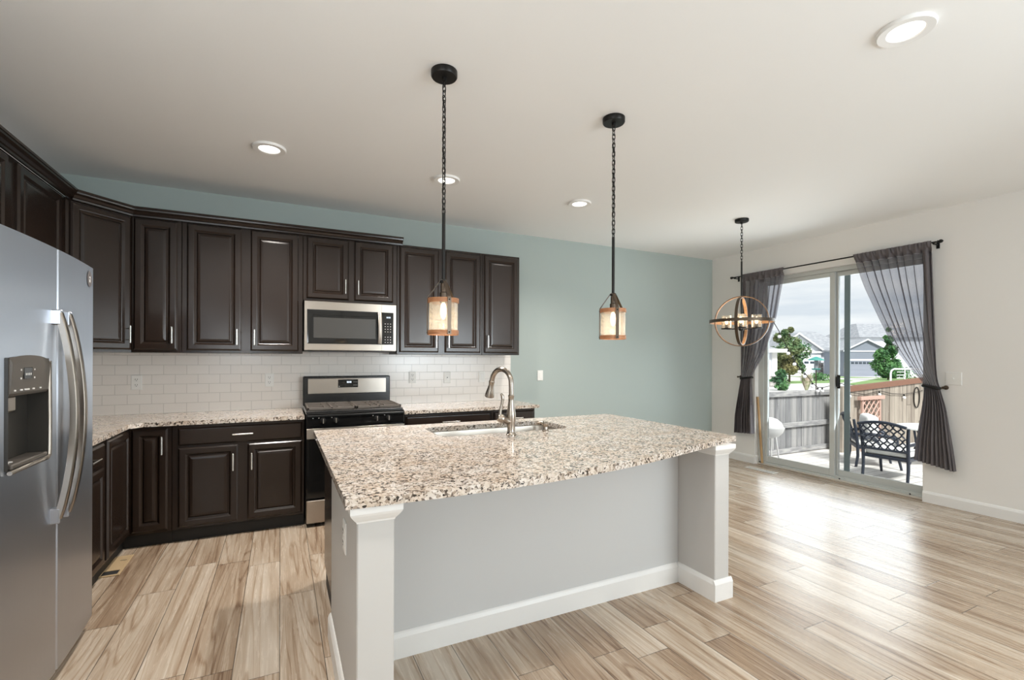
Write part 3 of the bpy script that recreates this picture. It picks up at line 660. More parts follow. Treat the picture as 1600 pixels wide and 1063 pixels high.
m = MB(T); m.sphere((0, .006, .003), .006, 10, (1, 1, .3)); m.box((-.005, -.016, .0023), (.007, -.002, .0032)); m.build('badge_mark', 'mark_light', b)

# ---------------------------------------------------------------- range
r = thing('gas_range', 'stainless and black gas range between the base cabinets', 'range', (.57, 4.4, 0))
RX0, RX1, RY = .182, .956, 4.06
m = MB(); m.box((RX0, RY+.03, .04), (RX1, YB-.014, .895), .004); m.build('range_body', 'black_enamel', r)
m = MB(); m.box((RX0+.03, RY+.07, 0), (RX1-.03, RY+.10, .04)); m.build('toe_kick', 'matte_black', r)
m = MB(); m.box((RX0, RY+.03, .895), (RX1, YB-.10, .912), .006); ck = m.build('cooktop', 'black_enamel', r)
m = MB(); m.prism([(RX0, RY+.03), (RX0, RY-.01), (RX1, RY-.01), (RX1, RY+.03)], .790, .900, .006); pn = m.build('knob_panel', 'black_gloss', r)
m = MB(); m.box((RX0+.005, RY-.016, .868), (RX1-.005, RY-.008, .884), .003); m.build('panel_lip', 'black_enamel', pn)
for x in (.306, .402, .725, .820):
    k = MB(); k.lathe([(.021, 0), (.023, .008), (.020, .012), (.019, .03), (.016, .034)], (x, RY-.010, .838), 20, 'Y')
    for v in k.bm.verts: v.co.y = RY-.010-(v.co.y-(RY-.010))
    kb = k.build('knob', 'black_enamel', pn, smooth=40)
    k = MB(); k.box((x-.003, RY-.050, .820), (x+.003, RY-.040, .856), .001); k.build('grip', 'appliance_steel', kb)
for x in (.275, .372, .695, .790, .232): MB().box((x-.004, RY-.0112, .858), (x+.004, RY-.0095, .862)).build('icon', 'mark_light', pn)
m = MB(); m.box((RX0+.003, RY-.028, .225), (RX1-.003, RY+.028, .782), .006); od = m.build('oven_door', 'black_gloss', r)
m = MB(); m.box((RX0+.003, RY-.032, .700), (RX1-.003, RY-.0285, .780), .001); m.build('door_trim', 'appliance_steel', od)
m = MB(); m.box((RX0+.05, RY-.085, .728), (RX1-.02, RY-.062, .758), .008)
for x in (RX0+.07, RX1-.06): m.box((x-.014, RY-.064, .730), (x+.014, RY-.031, .756), .003)
m.build('oven_handle', 'appliance_steel', od)
m = MB(); m.box((RX0+.003, RY-.026, .030), (RX1-.003, RY+.028, .212), .006); m.build('drawer', 'appliance_steel', r)
# back guard
m = MB(); m.box((RX0, YB-.105, .900), (RX1, YB-.013, 1.172), .008); bg = m.build('backguard', 'black_enamel', r)
m = MB(); m.box((RX0+.040, YB-.112, 1.012), (RX1-.040, YB-.1045, 1.152), .003); pl = m.build('guard_panel', 'appliance_steel', bg)
m = MB(); m.box((.478, YB-.116, 1.066), (.656, YB-.1115, 1.140), .003); m.build('clock_panel', 'black_gloss', bg)
m = MB()
for k, x in enumerate((.556, .566, .578, .588)): m.box((x, YB-.1172, 1.108), (x+.007, YB-.1158, 1.124))
m.build('clock_digits', 'display_glow', bg)
for i in range(3):
    for k in range(2): MB().box((.615+.013*i, YB-.1168, 1.085+.03*k), (.621+.013*i, YB-.1158, 1.088+.03*k)).build('icon', 'mark_light', bg)
MB().box((.486, YB-.1168, 1.074), (.492, YB-.1158, 1.080)).build('icon', 'mark_light', bg)
# burner grates
def grate(x0, x1):
    m = MB(); y0, y1, z = 4.115, 4.600, .938
    m.box((x0, y0, .918), (x1, y0+.014, z), .002); m.box((x0, y1-.014, .918), (x1, y1, z), .002); m.box((x0, y0, .918), (x0+.014, y1, z), .002); m.box((x1-.014, y0, .918), (x1, y1, z), .002)
    ym = (y0+y1)/2; xm = (x0+x1)/2
    m.box((x0, ym-.007, .922), (x1, ym+.007, z)); m.box((xm-.006, y0, .924), (xm+.006, y1, z))
    for yc in ((y0+ym)/2, (y1+ym)/2):
        m.box((x0, yc-.006, .926), (x1, yc+.006, z))
        for dx in (-.055, .055): m.box((xm+dx-.005, yc-.075, .926), (xm+dx+.005, yc+.075, z))
    for x in (x0+.007, x1-.007):
        for y in (y0+.007, ym, y1-.007): m.box((x-.006, y-.006, .910), (x+.006, y+.006, .92))
    m.build('burner_grate', 'cast_iron', r)
    for yc in ((y0+ym)/2, (y1+ym)/2):
        m = MB(); m.lathe([(.046, .911), (.046, .918), (.030, .920), (.030, .926), (.026, .929)], (xm, yc, 0), 20); m.build('burner', 'black_enamel', r, smooth=40)
grate(RX0+.012, .566); grate(.572, RX1-.012)

# ---------------------------------------------------------------- microwave
r = thing('microwave', 'stainless over-the-range microwave under the short cabinet', 'microwave', (.565, 4.5, 1.40))
MX0, MX1, MY = .176, .952, 4.350
MB().box((MX0, MY+.025, 1.398), (MX1, YB-.012, 1.829), .003).build('microwave_case', 'black_enamel', r)
m = MB(); m.box((MX0, MY, 1.404), (MX1, MY+.0245, 1.826), .004); fp = m.build('front_frame', 'appliance_steel', r)
m = MB(); m.quadring(.620, .292, [(0, -.002), (0, .003), (.010, .004), (.045, .0035), (.047, .0025)], 0, 0)
m.T = None
dm = m.bm
for v in dm.verts: v.co = Vector((.200+v.co.x, MY-v.co.z, 1.462+v.co.y))
gd = m.build('window', 'black_gloss', r)
MB().box((.200+.05, MY-.0042, 1.462+.050), (.200+.565, MY-.0030, 1.462+.225)).build('window_mesh', 'dispenser_dark', gd)
m = MB(); m.box((.8202, MY-.0045, 1.462), (.925, MY+.002, 1.754), .002); kp = m.build('keypad', 'black_gloss', r)
for i in range(3):
    for k in range(8):
        if k in (3,): continue
        MB().box((.846+.024*i, MY-.0055, 1.480+.024*k), (.854+.024*i, MY-.0042, 1.4845+.024*k)).build('key', 'mark_light', kp)
m = MB()
for x in (.862, .871, .882, .891): m.box((x, MY-.0055, 1.702), (x+.006, MY-.0042, 1.715))
m.build('clock_digits', 'display_glow', kp)
m = MB(); pts = []
rs = []
for i in range(13):
    t = i/12; z = 1.468+.282*t; y = MY-.018-.024*math.sin(PI*t)
    rs.append([m.v((x, y+dy, z)) for x, dy in ((.783, .006), (.783, -.004), (.789, -.009), (.809, -.009), (.815, -.004), (.815, .006))])
m.loft(rs)
for z in (1.478, 1.728): m.box((.790, MY-.028, z), (.808, MY-.002, z+.014))
m.build('handle', 'appliance_steel', r, smooth=40)
for z0, z1 in ((1.757, 1.824), (1.406, 1.459)): MB().box((.8195, MY-.0008, z0), (.8208, MY, z1)).build('door_gap', 'matte_black', r)
m = MB(); m.box((MX0+.05, MY+.06, 1.392), (MX1-.05, YB-.06, 1.3985)); m.build('underside_filter', 'badge_grey', r)

# ---------------------------------------------------------------- island
IZ = .895
r = thing('kitchen_island', 'pale grey kitchen island with white corner posts under the granite top', 'island', (1.25, 2.4, 0))
KY = 2.12
MB().box((.342, KY, 0), (2.163, 2.42, .864)).build('knee_wall', 'island_paint', r)
PL = (.222, .342, 1.580); PR = (2.165, 2.276, 1.850)
MB().box((PL[0], PL[2], 0), (PL[1], 2.42, .864), .004).build('end_post', 'post_paint', r)
MB().box((PR[0], PR[2], 0), (PR[1], 2.42, .864), .004).build('end_post', 'post_paint', r)
def cap(x0, x1, y0, y1):
    m = MB(); rs = []
    for e, z in ((.001, .806), (.003, .812), (.010, .820), (.020, .834), (.024, .842), (.024, .8645)):
        rs.append([m.v(p) for p in ((x0-e, y0-e, z), (x1+e, y0-e, z), (x1+e, y1, z), (x0-e, y1, z))])
    m.loft(rs); m.build('post_cap', 'trim_white', r)
cap(PL[0], PL[1], PL[2], 1.72); cap(PR[0], PR[1], PR[2], 1.97)
def ibase(p, q, n): return baseboard(p, q, n, '', .115, .015).build('base_trim', 'trim_white', r)
ibase((PL[1]+.015, KY), (PR[0]-.015, KY), (0, -1)); ibase((PR[0], PR[2]), (PR[0], KY), (-1, 0)); ibase((PR[0]-.015, PR[2]), (PR[1]+.015, PR[2]), (0, -1)); ibase((PR[1], PR[2]), (PR[1], 2.42), (1, 0))
ibase((PL[0], PL[2]), (PL[0], 2.42), (-1, 0)); ibase((PL[0]-.015, PL[2]), (PL[1]+.015, PL[2]), (0, -1)); ibase((PL[1], PL[2]), (PL[1], KY), (1, 0))
m = MB(); m.box((.242, 2.421, .10), (.262, 3.06, .862)); m.box((2.236, 2.421, .10), (2.256, 3.06, .862)); m.box((.262, 3.02, .10), (2.236, 3.06, .862)); m.box((.262, 2.421, .10), (2.236, 2.44, .862)); m.box((.262, 2.44, .10), (2.236, 3.02, .12))
cb = m.build('cabinet_box', 'espresso', r)
MB().box((.246, 2.421, 0), (2.25, 2.99, .10)).build('toe_kick', 'matte_black', r)
for k in range(4):
    cab_door(r, (2.235-.495*k, 3.061, 0), (-1, 0, 0), (0, 1, 0), .475, .13, .69, 'R' if k % 2 == 0 else 'L', .6)
    cab_door(r, (2.235-.495*k, 3.061, 0), (-1, 0, 0), (0, 1, 0), .475, .71, .84, 'H', None, .14, 'drawer', DRAW)
plate('wall_outlet', 'white outlet plate on the left end of the island', 'outlet', (PL[0]-.0005, 1.873, .668), (0, -1, 0), (-1, 0, 0), 'outlet', None)
# island top with a bowed front and a sink cut-out
def rrect(x0, x1, y0, y1, rad, n=6):
    out = []
    for cx, cy, a0 in ((x1-rad, y0+rad, -PI/2), (x1-rad, y1-rad, 0), (x0+rad, y1-rad, PI/2), (x0+rad, y0+rad, PI)):
        out += [(cx+rad*math.cos(a0+PI/2*i/n), cy+rad*math.sin(a0+PI/2*i/n)) for i in range(n+1)]
    return out
front = [(.183, 1.550), (.35, 1.545), (.52, 1.543), (.70, 1.547), (.90, 1.559), (1.10, 1.580), (1.30, 1.612), (1.50, 1.655), (1.70, 1.706), (1.90, 1.762), (2.10, 1.820), (2.385, 1.893)]
SKX, SKY = (.815, 1.690), (2.560, 2.960)
hole = rrect(SKX[0], SKX[1], SKY[0], SKY[1], .09)
slab(front+[(2.385, 3.09), (.183, 3.13)], IZ-.030, IZ, 'island_top', 'large speckled granite island top with a bowed front edge', hole)
# sink
def basin(x0, x1, y0, y1, z0, z1):
    m = MB(); rs = []
    for ins, z in ((-.020, z1), (-.020, z1-.002), (.004, z1-.002), (.006, z1-.010), (.010, z0+.04), (.022, z0+.012), (.05, z0), (.15, z0-.002)):
        rs.append([m.v((x, y, z)) for x, y in rrect(x0+ins, x1-ins, y0+ins, y1-ins, max(.02, .09-ins))])
    m.loft(rs, False); m.f(rs[-1]); return m
r = thing('kitchen_sink', 'stainless undermount sink set into the island top', 'sink', (1.25, 2.76, .66))
m = basin(SKX[0], SKX[1], SKY[0], SKY[1], .665, IZ-.0305); m.build('basin', 'sink_steel', r, smooth=40)
m = MB(); m.lathe([(.042, .664), (.042, .667), (.030, .668), (.028, .665)], (1.25, 2.77, 0), 20); m.build('drain', 'brushed_nickel', r, smooth=40)
# faucet
FXo, FYo = 1.205, 2.465
r = thing('kitchen_faucet', 'brushed nickel gooseneck faucet standing at the front of the sink', 'faucet', (FXo, FYo, IZ))
m = MB(); m.lathe([(.030, IZ), (.030, IZ+.006), (.024, IZ+.012), (.022, IZ+.03), (.024, IZ+.07), (.028, IZ+.10), (.027, IZ+.125), (.021, IZ+.165), (.017, IZ+.20), (.0165, IZ+.222), (.0185, IZ+.226), (.0185, IZ+.232), (.015, IZ+.234)], (FXo, FYo, 0), 24); m.build('faucet_body', 'brushed_nickel', r, smooth=40)
d = Vector((-.32, .95, 0)).normalized(); R = .084
pts = [Vector((FXo, FYo, IZ+.225)), Vector((FXo, FYo, IZ+.285))]
for i in range(1, 15):
    a = PI*i/14*.96; pts.append(Vector((FXo, FYo, IZ+.298))+d*(R*(1-math.cos(a)))+Vector((0, 0, R*math.sin(a))))
m = MB(); m.tube(pts, .0150, 14); m.build('spout', 'brushed_nickel', r, smooth=50)
e = pts[-1]; t = (pts[-1]-pts[-2]).normalized()
m = MB(); m.tube([e-t*.004, e+t*.004, e+t*.012, e+t*.03, e+t*.055, e+t*.085, e+t*.098, e+t*.102], [.0155, .019, .0165, .017, .022, .029, .029, .024], 18); m.build('spray_head', 'brushed_nickel', r, smooth=40)
s_ = Vector((-.93, -.05, .36)).normalized(); c0 = Vector((FXo, FYo, IZ+.075))
m = MB(); m.tube([c0, c0+s_*.03, c0+s_*.055, c0+s_*.060, c0+s_*.066, c0+s_*.085, c0+s_*.095], [.020, .021, .021, .024, .024, .022, .012], 18)
m.build('valve_body', 'brushed_nickel', r, smooth=40)
c1 = c0+s_*.078
m = MB(); m.tube([c1, c1+Vector((.002, 0, .04)), c1+Vector((.010, 0, .075)), c1+Vector((.016, 0, .105)), c1+Vector((.014, 0, .128)), c1+Vector((.006, 0, .140))], [.011, .008, .008, .009, .010, .006], 14); m.build('lever', 'brushed_nickel', r, smooth=40)
r = thing('soap_dispenser', 'short brushed nickel soap pump on the island top right of the faucet', 'soap dispenser', (1.462, 2.51, IZ))
m = MB(); m.lathe([(.020, IZ), (.020, IZ+.006), (.014, IZ+.012), (.013, IZ+.028), (.018, IZ+.034), (.018, IZ+.050), (.012, IZ+.056)], (1.462, 2.51, 0), 20); m.build('pump', 'brushed_nickel', r, smooth=40)
m = MB(); m.tube([(1.462, 2.51, IZ+.045), (1.448, 2.535, IZ+.052), (1.430, 2.565, IZ+.046)], [.008, .007, .006], 12); m.build('nozzle', 'brushed_nickel', r, smooth=40)

# ---------------------------------------------------------------- lamps
def downlight(x, y, rad, label, energy):
    r = thing('recessed_light', label, 'ceiling light', (x, y, H), 'recessed ceiling lights')
    m = MB(); rs = []
    for q, z in ((rad, H-.0005), (rad, H-.010), (rad*.96, H-.016), (rad*.66, H-.014), (rad*.62, H-.009)): rs.append(m.ring((x, y, z), (1,0,0), (0,1,0), q, q, 40))
    m.loft(rs, False); m.build('trim_ring', 'lamp_trim', r, smooth=40)
    m = MB(); m.f(m.ring((x, y, H-.0095), (1,0,0), (0,1,0), rad*.63, rad*.63, 40)); m.build('diffuser', 'lamp_diffuser', r)
    l = light('recessed_light_beam', 'SPOT', (x, y, H-.03), (x, y, 0), energy, (1.0, 0.94, 0.87), spot_size=math.radians(140), spot_blend=.8, shadow_soft_size=.06)
downlight(2.370, 1.060, .102, 'large recessed ceiling light nearest the camera, upper right', 40)
downlight(-.072, 3.540, .102, 'recessed ceiling light above the left counter run', 150)
downlight(1.161, 3.540, .102, 'recessed ceiling light behind the left pendant chain', 130)
downlight(2.407, 3.540, .102, 'small recessed ceiling light between the pendant and the dining fixture', 95)

downlight(1.161, 1.060, .102, 'unseen recessed light added above the near edge of the island', 34)  # this lamp and the next are unseen, added for more bounce light
downlight(-.072, 1.060, .102, 'unseen recessed light added in front of the refrigerator', 60)
def chain(m, x, y, z0, z1, link=.034, rad=.0026, w=.0085):
    n = max(2, int((z1-z0)/(link*.72))); st = (z1-z0)/n
    for k in range(n):
        zc = z0+st*(k+.5); hl = st*.66; ang = (PI/2)*(k % 2)+.35; dx, dy = math.cos(ang), math.sin(ang)
        pts = []
        for i in range(12):
            a = 2*PI*i/12; q = abs(math.cos(a))**.6*(1 if math.cos(a) > 0 else -1); s = abs(math.sin(a))**.6*(1 if math.sin(a) > 0 else -1)
            pts.append((x+dx*w*q, y+dy*w*q, zc+hl*s))
        m.tube(pts, rad, 6, True)
def pendant(x, y, label, turn):
    r = thing('pendant_light', label, 'pendant lamp', (x, y, H), 'pendants over the island')
    m = MB(); m.lathe([(.064, H-.0005), (.064, H-.024), (.060, H-.030), (.012, H-.031), (.011, H-.046), (.004, H-.050)], (x, y, 0), 32); m.build('canopy', 'black_metal', r, smooth=40)
    m = MB(); chain(m, x, y, 2.045, H-.046); m.build('chain', 'black_metal', r, smooth=60)
    m = MB(); m.tube([(x+.006*math.sin(z*23), y+.006*math.cos(z*17), z) for z in [2.05+i*(H-.06-2.05)/14 for i in range(15)]], .0022, 6); m.build('cord', 'black_metal', r, smooth=60)
    zt, zb, R = 1.632, 1.455, .071
    m = MB(); m.bar((x, y, 1.715), (x, y, 2.050), .0085, 12); m.lathe([(.016, 1.708), (.018, 1.712), (.018, 1.720), (.010, 1.726)], (x, y, 0), 16); m.build('stem', 'black_metal', r, smooth=40)
    m = MB(); m.lathe([(.010, 1.712), (.014, 1.70), (.014, 1.665), (.019, 1.660), (.019, 1.615), (.015, 1.612)], (x, y, 0), 18); m.build('socket', 'bronze_metal', r, smooth=40)
    m = MB()
    n = 40
    def shell(m, ro, ri, z0, z1):
        a = [m.ring((x, y, z), (1,0,0), (0,1,0), q, q, n) for q, z in ((ro, z0), (ro, z1), (ri, z1), (ri, z0))]
        m.loft(a, False, True)
    m = MB(); shell(m, R-.001, R-.003, zb+.004, zt-.004); m.build('glass_shade', 'seeded_glass', r, smooth=40)
    for z0, z1 in ((zt-.022, zt), (zb, zb+.022)):
        m = MB(); shell(m, R+.004, R-.0005, z0, z1); m.build('shade_band', 'band_wood', r, smooth=40)
    for k in range(3):
        a = turn+2*PI*k/3; dx, dy = math.cos(a), math.sin(a); px, py = -dy, dx
        m = MB(); rs = []
        for rad, z in ((.012, 1.722), (.016, 1.716), (R*.98+.006, zt+.004), (R+.006, zt-.004), (R+.006, zb+.0), ):
            rs.append([m.v((x+dx*q+px*w, y+dy*q+py*w, z)) for q, w in ((rad, -.009), (rad+.0025, -.009), (rad+.0025, .009), (rad, .009))])
        m.loft(rs); s = m.build('strap', 'bronze_metal', r)
        m = MB()
        for z in (zt-.011, zb+.011): m.sphere((x+dx*(R+.009), y+dy*(R+.009), z), .004, 10)
        m.build('rivet', 'black_metal', s, smooth=60)
    m = MB(); m.lathe([(.006, 1.612), (.012, 1.600), (.015, 1.575), (.013, 1.548), (.004, 1.532)], (x, y, 0), 18); m.build('bulb', 'bulb_glow', r, smooth=60)
    light('pendant_bulb_light', 'POINT', (x, y, 1.505), None, 0.55, (1.0, .80, .58), shadow_soft_size=.02)
pendant(.713, 2.217, 'lantern pendant with seeded glass hanging in front of the dark cabinets', -1.51)
pendant(1.737, 2.207, 'lantern pendant with seeded glass hanging in front of the green wall', -1.93)

# orb chandelier
cx, cy, cz, R = 4.139, 3.228, 1.722, .250
r = thing('orb_chandelier', 'wooden orb chandelier with glass cups in front of the glass door', 'chandelier', (cx, cy, H))
m = MB(); m.lathe([(.065, H-.0005), (.065, H-.022), (.060, H-.028), (.012, H-.029), (.010, H-.045), (.004, H-.048)], (cx, cy, 0), 32); m.build('canopy', 'black_metal', r, smooth=40)
m = MB(); chain(m, cx, cy, 2.315, H-.046, .038); m.build('chain', 'black_metal', r, smooth=60)
m = MB(); m.bar((cx, cy, cz-R), (cx, cy, 2.32), .008, 12); m.build('stem', 'black_metal', r, smooth=40)
def hoop(ax, rad, w, t, name):
    ax = Vector(ax).normalized(); a = Vector((0, 0, 1)) if abs(ax.z) < .5 else Vector((1, 0, 0)); a = (a-ax*a.dot(ax)).normalized(); b = ax.cross(a); c = Vector((cx, cy, cz)); n = 64
    def rings(ro, ri):
        m = MB(); rs = []
        for i in range(n):
            e = a*math.cos(2*PI*i/n)+b*math.sin(2*PI*i/n)
            rs.append([m.v(c+e*q+ax*k) for q, k in ((ro, -w), (ro, w), (ri, w), (ri, -w))])
        m.loft(rs, False, True); return m
    h = rings(rad, rad-t).build(name, 'orb_wood', r, smooth=40)
    rings(rad+.0025, rad+.0002).build('outer_strap', 'bronze_metal', h, smooth=40)
vd = Vector((cx, cy, 0)).normalized(); vs = Vector((vd.y, -vd.x, 0))
ca, sa = math.cos(.20), math.sin(.20)
hoop(vd*ca+vs*sa, R, .0145, .007, 'orb_hoop'); hoop(-vd*sa+vs*ca, R-.012, .0145, .007, 'orb_hoop'); hoop((0, 0, 1), R+.045, .0150, .008, 'orb_hoop')
m = MB()
for k in range(4):
    a = .62+PI/2*k; ex, ey = cx+.135*math.cos(a), cy+.135*math.sin(a)
    m.bar((cx, cy, cz-.075), (ex, ey, cz-.075), .006, 8)
m.lathe([(.020, cz-.095), (.024, cz-.085), (.024, cz-.065), (.012, cz-.055)], (cx, cy, 0), 16); m.build('arm', 'black_metal', r, smooth=40)
for k in range(4):
    a = .62+PI/2*k; ex, ey = cx+.135*math.cos(a), cy+.135*math.sin(a)
    m = MB(); m.lathe([(.050, cz-.077), (.052, cz-.072), (.052, cz-.066), (.016, cz-.064), (.016, cz-.03), (.013, cz-.028)], (ex, ey, 0), 24); dsh = m.build('lamp_dish', 'black_metal', r, smooth=40)
    m = MB(); n = 32
    m.loft([m.ring((ex, ey, z), (1,0,0), (0,1,0), q, q, n) for q, z in ((.046, cz-.063), (.046, cz+.060), (.044, cz+.060), (.044, cz-.063))], False, True); m.build('glass_cup', 'cup_glass', r, smooth=40)
    m = MB(); m.lathe([(.006, cz-.028), (.013, cz-.012), (.017, cz+.008), (.012, cz+.028), (.003, cz+.040)], (ex, ey, 0), 16); m.build('bulb', 'bulb_glow', r, smooth=60)
light('chandelier_light', 'POINT', (cx, cy, cz-.0), None, 6.0, (1.0, .74, .46), shadow_soft_size=.1)

# ---------------------------------------------------------------- curtains
RXc, RZ = 5.395, 2.425
r = thing('curtain_rod', 'thin black curtain rod above the glass door', 'curtain rod', (RXc, 3.26, RZ))
m = MB(); m.bar((RXc, 2.17, RZ), (RXc, 4.33, RZ), .0075, 10); m.build('rod', 'black_metal', r, smooth=40)
for y, s in ((2.165, -1), (4.335, 1)):
    m = MB(); m.lathe([(.008, 0), (.014, .004), (.010, .010), (.017, .022), (.015, .034), (.005, .044)], (RXc, y, RZ), 14, 'Y')
    if s < 0:
        for v in m.bm.verts: v.co.y = 2*y-v.co.y
    m.build('finial', 'black_metal', r, smooth=40)
for y in (2.19, 4.31):
    m = MB(); m.box((RXc-.006, y-.006, RZ-.020), (XR-.0005, y+.006, RZ-.010)); m.box((XR-.008, y-.012, RZ-.05), (XR-.0005, y+.012, RZ+.02)); m.lathe([(.012, -.008), (.012, .008)], (RXc, y, RZ-.006), 10, 'Y'); m.build('bracket', 'black_metal', r)
def interp(tab, z):
    for (za, a), (zb, b) in zip(tab, tab[1:]):
        if za >= z >= zb:
            t = (za-z)/(za-zb); return a+(b-a)*t
    return tab[-1][1] if z < tab[-1][0] else tab[0][1]
def smooth_tab(tab):
    zs = [tab[0][0]+(tab[-1][0]-tab[0][0])*i/60 for i in range(61)]
    ys = [interp(tab, z) for z in zs]
    for _ in range(3): ys = [ys[0]]+[(ys[i-1]+2*ys[i]+ys[i+1])/4 for i in range(1, 60)]+[ys[-1]]
    return list(zip(zs, ys))
def curtain(outer, inner, bot_o, bot_i, tie, folds, label, seed, mirror):
    outer, inner = smooth_tab(outer), smooth_tab(inner); rnd = random.Random(seed)
    ph = [rnd.uniform(-.5, .5) for _ in range(folds+3)]; am = [rnd.uniform(.55, 1.25) for _ in range(folds+3)]
    r = thing('curtain', label, 'curtain', (RXc, (outer[0][1]+inner[0][1])/2, .35), 'sheer grey curtains')
    NU, NV = folds*14, 90; ZT = RZ+.016
    def pt(u, v):
        zb = bot_o+(bot_i-bot_o)*u; 
        zz = ZT+(zb-ZT)*v
        ze = RZ+(.36-RZ)*v
        yo, yi = interp(outer, ze), interp(inner, ze)
        w = u+.018*math.sin(2*PI*u*2.3+seed)*(1-abs(2*u-1))
        y = yo+(yi-yo)*w
        fu = u*folds; i = int(fu); f = fu-i
        amp = am[i]*(1-f)+am[i+1]*f; p = ph[i]*(1-f)+ph[i+1]*f
        d = abs(zz-tie)
        pinch = min(1.0, d/.5)
        A = (.009+.022*pinch)*amp
        if zz > RZ-.07: A *= .45
        wave = math.sin(2*PI*fu+p*2)+.35*math.sin(4*PI*fu+p*5+zz*1.5)
        yshift = .010*math.cos(2*PI*fu+p*2)*pinch
        x = RXc-.004+A*wave+(.030*(1-pinch) if d < .5 else 0)
        if zz > RZ-.06:
            t = min(1, (zz-(RZ-.06))/.03); x = x*(1-t)+(RXc-.013-abs(A*wave))*t
        return (min(x, XR-.012), y+yshift*(1 if zz < RZ-.08 else .3), zz)
    m = MB(); g = [[m.v(pt(i/NU, j/NV)) for i in range(NU+1)] for j in range(NV+1)]
    hem = 3
    for j in range(NV):
        for i in range(NU): m.f([g[j][i], g[j][i+1], g[j+1][i+1], g[j+1][i]])
    cl = m.build('panel', 'sheer_grey', r, smooth=80)
    # doubled cloth: rod pocket, side hems, bottom hem
    m = MB()
    def off(p): return (p[0]-.0025, p[1], p[2])
    def strip(u0, u1, v0, v1, nu, nv):
        q = [[m.v(off(pt(u0+(u1-u0)*i/nu, v0+(v1-v0)*j/nv))) for i in range(nu+1)] for j in range(nv+1)]
        for j in range(nv):
            for i in range(nu): m.f([q[j][i], q[j][i+1], q[j+1][i+1], q[j+1][i]])
    strip(0, 1, 0, .045, NU, 4); strip(0, .10, .045, 1, 14, NV); strip(0, 1, .645, 1, NU, 40)
    m.build('hem', 'grey_fabric', r, smooth=80)
    # tie band
    yo, yi = interp(outer, tie), interp(inner, tie); c = (yo+yi)/2; hw = abs(yi-yo)/2+.008; pts = []
    for i in range(20):
        a = 2*PI*i/20; pts.append((RXc+.026+.040*math.sin(a), c+hw*math.cos(a), tie+.012*math.cos(a)*(1 if mirror else -1)))
    m = MB(); m.tube(pts, .007, 8, True, (1.6, .6)); m.build('tie_band', 'black_metal', r, smooth=60)
    return yo
curtain([(2.44, 2.200), (1.9, 2.186), (1.15, 2.170), (.90, 2.100), (.56, 2.045), (.34, 2.020)],
        [(2.44, 2.868), (2.08, 2.759), (1.74, 2.625), (1.42, 2.487), (1.205, 2.356), (1.085, 2.262), (.88, 2.275), (.575, 2.300), (.34, 2.322)],
        .345, .40, 1.09, 9, 'wide sheer grey curtain tied back at the right of the glass door', 3, True)
curtain([(2.44, 4.180), (1.69, 4.200), (1.10, 4.232), (.68, 4.288), (.34, 4.308)],
        [(2.44, 3.615), (1.82, 3.728), (1.40, 3.878), (1.09, 4.085), (.70, 4.043), (.34, 4.020)],
        .375, .395, 1.10, 8, 'narrower sheer grey curtain tied back left of the glass door, behind the orb lamp', 5, False)
for y, z, lb in ((2.128, 1.088, 'grey metal holdback on the wall right of the right curtain'), (4.275, 1.11, 'small metal holdback on the wall left of the left curtain')):
    m = MB(); s = -1 if y < 3 else 1
    m.lathe([(.020, 0), (.020, -.006), (.006, -.010), (.006, -.05), (.012, -.055), (.012, -.062)], (XR-.0006, y, z), 14, 'X'); tag(m.build('curtain_holdback', 'bronze_metal', smooth=40), lb, 'holdback', 'curtain holdbacks')

# dowel leaning in the door track
m = MB(); m.tube([(5.500, 4.030, .022), (5.508, 4.0448, .86)], [.014, .014], 12)
a_, b_ = Vector((5.520, 3.995, .0195)), Vector((5.505, 4.050, .86))
m = MB(); m.tube([a_, b_], .015, 12); tag(m.build('wooden_dowel', 'stick_wood', smooth=40), 'light wooden dowel leaning in the left corner of the glass door', 'stick')

# floor registers
def register(x0, x1, y0, y1, mat, label, slots_x):
    r = thing('floor_register', label, 'vent', ((x0+x1)/2, (y0+y1)/2, 0))
    m = MB(); w = .016; z = .007
    m.box((x0, y0, .0005), (x1, y0+w, z), .002); m.box((x0, y1-w, .0005), (x1, y1, z), .002); m.box((x0, y0+w, .0005), (x0+w, y1-w, z), .002); m.box((x1-w, y0+w, .0005), (x1, y1-w, z), .002)
    m.build('frame', mat, r)
    MB().box((x0+w, y0+w, .0005), (x1-w, y1-w, .0015)).build('duct_shadow', 'slot_dark', r)
    return r
r = register(-1.00, -.885, 3.66, 3.99, 'vent_tan', 'tan wooden floor register with its louvre half open by the fridge', True)
MB().box((-.984, 3.745, .0018), (-.901, 3.973, .006), .001).build('louvre_plate', 'vent_tan', r)
m = MB(); m.box((-.940, 3.90, .0062), (-.905, 3.908, .0072)); m.build('louvre_slot', 'slot_dark', r)
r = register(5.16, 5.27, 3.60, 3.98, 'vent_grey', 'flat grey floor register in front of the glass door', True)
for k in range(14):
    MB().box((5.176, 3.622+.0252*k, .0016), (5.254, 3.630+.0252*k, .006)).build('slat', 'vent_grey', r)

